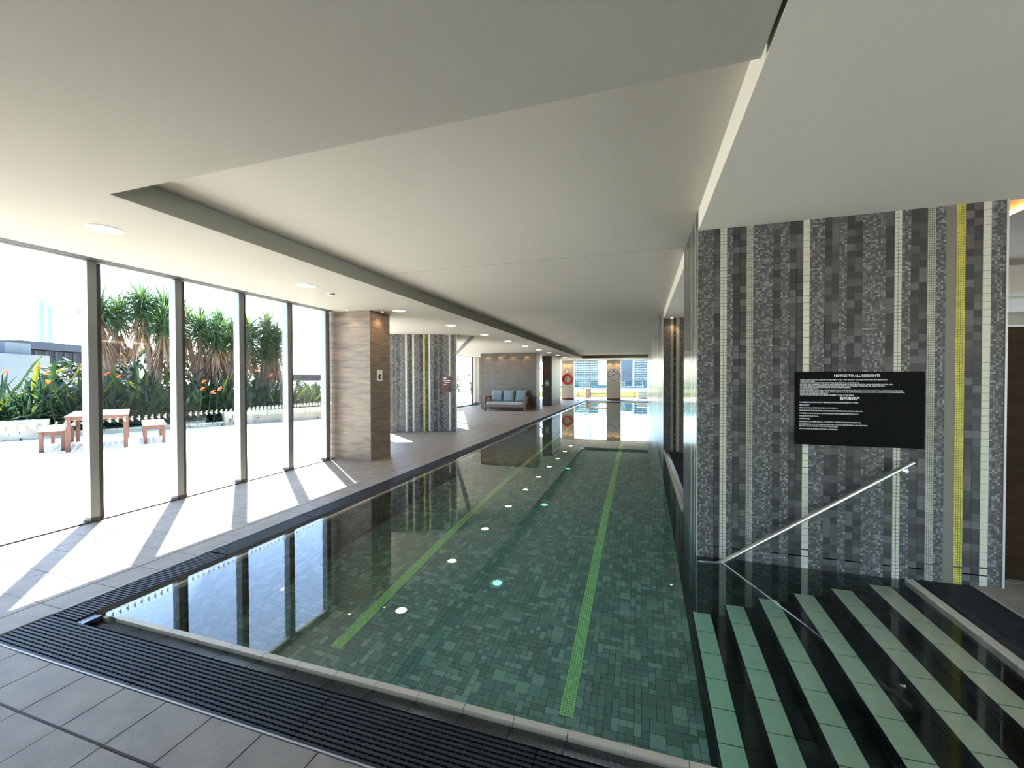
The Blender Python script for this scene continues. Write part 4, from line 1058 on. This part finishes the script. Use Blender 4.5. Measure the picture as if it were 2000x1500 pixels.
# ------------------------------------------------------------------ things beyond the terrace
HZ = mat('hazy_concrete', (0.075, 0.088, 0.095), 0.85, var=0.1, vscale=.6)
DK = mat('dark_cladding', (0.016, 0.018, 0.023), 0.9, spec=0.1)
def at2(x, y, w_, d_, z0, z1): return (x - w_ / 2, y - d_ / 2, z0, x + w_ / 2, y + d_ / 2, z1)
RB = thing('roof_plant_building', 'pale concrete rooftop plant room with a ladder beyond the bed', 'building', (-30.3, 12.2, 0), 0.42)
m = MB(); m.box(-1.2, -4.5, 0, 1.2, 0.5, 2.75); m.build('wall', HZ, RB)
m = MB(); m.box(-1.4, -4.5, 2.75, 1.0, -2.6, 3.25); m.build('upper_wall', DK, RB)
m = MB(); m.box(-0.6, -1.0, 2.75, 0.6, 0.2, 3.35); m.build('tank_box', HZ, RB)
m = MB()
for q in (-3.0, -2.55): m.tube([(1.25, q, 0.2), (1.25, q, 3.4)], 0.03, 6)
m.build('ladder_stile', MT['white'], RB)
for k in range(9):
    m = MB(); m.tube([(1.25, -3.0, 0.5 + .3 * k), (1.25, -2.55, 0.5 + .3 * k)], 0.022, 6); m.build('rung', MT['white'], RB)
LB = thing('louvred_building', 'long dark louvred roof building behind the first mullion', 'building', (-36.5, 17.6, 0), 0.42)
m = MB(); m.box(-1, -4.5, 0, 1, 4.0, 3.25); m.build('wall', DK, LB)
m = MB(); m.box(-1.3, -4.8, 3.3, 1.3, 4.3, 3.75); m.build('roof', mat('dark_roof', (0.03, 0.034, 0.045), 0.9, spec=0.1), LB)
for k in range(14):
    m = MB(); m.box(1.0, -4.4 + .6 * k, 0.3, 1.06, -4.3 + .6 * k, 3.2); m.build('louvre_post', mat('louvre_grey', (0.03, 0.033, 0.04), 0.8, spec=0.1) if 'louvre_grey' not in bpy.data.materials else bpy.data.materials['louvre_grey'], LB)
for i, (p, h, lb) in enumerate((((-302, 132.4), 43.5, 'taller of two pale hazy chimney stacks on the skyline'), ((-328.5, 147.4), 45, 'shorter and thinner pale hazy chimney stack on the skyline'))):
    t = thing('chimney_stack', lb, 'chimney', (p[0], p[1], -20))
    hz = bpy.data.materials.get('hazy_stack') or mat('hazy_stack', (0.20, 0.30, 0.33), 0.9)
    m = MB(); m.lathe([(1.7, 0), (1.5, h + 20), (1.2, h + 20), (1.2, h + 18)], 16); m.build('shaft', hz, t, smooth=True)
    m = MB(); m.lathe([(1.62, h + 18.2), (1.72, h + 18.4), (1.72, h + 19.2), (1.6, h + 19.4)], 16); m.build('collar', hz, t)
t = thing('parapet_wall', 'white rendered parapet wall at the end of the terrace', 'wall', (-16.9, 18.5, 0), math.atan2(.95, 1.04))
m = MB(); m.box(-4, -0.15, 0, 4.5, 0.15, 1.35); m.build('body', mat('white_render', (0.75, 0.75, 0.73), 0.9), t)
m = MB(); m.box(-4, -0.2, 1.35, 4.5, 0.2, 1.41); m.build('capping', MT['white'], t)
t = thing('low_roof', 'low dark roof line beyond the white parapet', 'building', (-40.5, 44.2, 0), math.atan2(2.29, 2.51))
m = MB(); m.box(-5, -1, -1, 9, 1, 1.1); m.build('wall', HZ, t)
m = MB(); m.box(-5.2, -1.2, 1.1, 9.2, 1.2, 2.1); m.build('fascia', DK, t)
m = MB()
m.tube([(-2, 0, 2.1), (-2, 0, 4.2)], 0.04, 5); m.build('mast', MT['alu'], t)
m = MB(); m.tube([(0.4, 0, 2.1), (0.4, 0, 4.0)], 0.04, 5); m.build('mast', MT['alu'], t)

# far end garden
m = MB(); m.box(-9.5, 33.4, 0, 2.2, 46, 0.42); t = m.build('lawn', mat('dry_lawn', (0.22, 0.20, 0.07), 0.9, var=.2)); tag(t, 'bright yellow green lawn bank beyond the far windows', 'lawn', None, 'structure')
BL = thing('glass_balustrade', 'teal glass balustrade with thin top rail beyond the far windows', 'balustrade', (0, 33.0, 0))
for k in range(6):
    m = MB(); m.box(-6.6 + 1.35 * k + .01, -0.008, 0.45, -6.6 + 1.35 * (k + 1) - .01, 0.008, 1.28); m.build('pane', MT['tealglass'], BL)
m = MB(); m.box(-6.6, -0.025, 1.28, 1.5, 0.025, 1.325); m.build('top_rail', MT['bronze'], BL)
for k in range(7):
    m = MB(); m.box(-6.62 + 1.35 * k, -0.02, 0, -6.58 + 1.35 * k, 0.02, 1.28); m.build('post', MT['alu'], BL)
OT = thing('garden_bench', 'timber bar table with solid end panel outside the far window', 'table', (-2.95, 31.6, 0))
m = MB(); m.box(-0.98, -0.3, 0, -0.72, 0.3, 0.72); m.build('end_panel', MT['redwood'], OT)
m = MB(); m.box(-0.98, -0.35, 0.66, 1.1, 0.35, 0.74); m.build('top', MT['sofawood'], OT)
m = MB(); m.box(-0.72, -0.03, 0.30, 1.1, 0.03, 0.36); m.build('rail', MT['redwood'], OT)
m = MB(); m.box(0.98, -0.3, 0, 1.1, 0.3, 0.66); m.build('end_panel', MT['redwood'], OT)
PT = thing('planter_box', 'square dark grey slatted planter box outside the far right window', 'planter', (0.27, 31.5, 0))
m = MB(); m.box(-0.4, -0.4, 0.02, 0.46, 0.4, 0.55); m.build('body', DK, PT)
for k in range(5):
    m = MB(); m.box(-0.42, -0.42, 0.04 + .105 * k, 0.48, -0.4, 0.125 + .105 * k); m.build('slat', mat('grey_slat', (0.10, 0.13, 0.13), .6) if 'grey_slat' not in bpy.data.materials else bpy.data.materials['grey_slat'], PT)
m = MB(); m.box(-0.45, -0.45, 0.56, 0.5, 0.45, 0.60); m.build('lid', MT['white'], PT)

def tower(label, x0, x1, y, zt, zb, wave, cg, cs):
    t = thing('apartment_tower', label, 'building', (0, 0, 0))
    m = MB(); m.box(x0, y, zb, x1, y + 25, zt); m.build('glazing', mat('tower_glass_' + label[:5], cg, 0.25), t)
    sm = mat('tower_slab_' + label[:5], cs, 0.8)
    z = zb
    k = 0
    while z < zt:
        m = MB(); pts = []; nn_ = 24
        for i in range(nn_ + 1):
            u_ = i / nn_; pts.append((x0 - 1 + (x1 - x0 + 2) * u_, y - 1.2 - wave * (0.5 + 0.5 * math.sin(u_ * 6.28 * 2.5 + k * 1.6))))
        pts += [(x1 + 1, y + 2), (x0 - 1, y + 2)]
        m.prism(pts, z, z + 1.6); m.build('balcony', sm, t); z += 3.25; k += 1
    for i in range(9):
        xx = x0 + (x1 - x0) * (i + .5) / 9
        m = MB(); m.box(xx - .35, y - .25, zb, xx + .35, y, zt); m.build('mullion', sm, t)
    return t
tower('hazy blue apartment tower with scalloped balconies in the left far window', -94, -57, 590, 47, -38, 5.0, (0.014, 0.05, 0.08), (0.24, 0.28, 0.30))
tower('dense deep blue apartment tower in the right far window', -8, 22, 590, 47, -38, 5.0, (0.010, 0.035, 0.085), (0.18, 0.22, 0.25))
tower('lighter blue apartment tower half behind the clock pier', -34, -11, 640, 47, -38, 0.6, (0.05, 0.10, 0.14), (0.13, 0.165, 0.19))
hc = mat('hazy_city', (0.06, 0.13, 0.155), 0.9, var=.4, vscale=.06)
CB = ['under the left of the scalloped tower', 'under the right of the scalloped tower', 'just right of the scalloped tower', 'behind the clock pier', 'under the lighter blue tower', 'under the deep blue tower', 'right of the deep blue tower']
for i in range(7):
    x0 = -112 + 23.5 * i; h = (-9.5, -12, -8.5, -11, -10, -13, -9)[i]
    t = thing('city_block', 'low hazy teal city block ' + CB[i], 'building', (x0, 560, -40))
    m = MB(); m.box(0, 0, 0, 22.6, 18, h + 40); m.build('wall', hc, t)
    m = MB(); m.box(-.4, -.4, h + 40, 23, 18.4, h + 41); m.build('roof', HZ, t)
    for q in range(4):
        m = MB(); m.box(0.5, -0.3, h + 36.5 - 4 * q, 22.1, 0, h + 38.2 - 4 * q); m.build('window_band', bpy.data.materials['tower_glass_dense'], t)
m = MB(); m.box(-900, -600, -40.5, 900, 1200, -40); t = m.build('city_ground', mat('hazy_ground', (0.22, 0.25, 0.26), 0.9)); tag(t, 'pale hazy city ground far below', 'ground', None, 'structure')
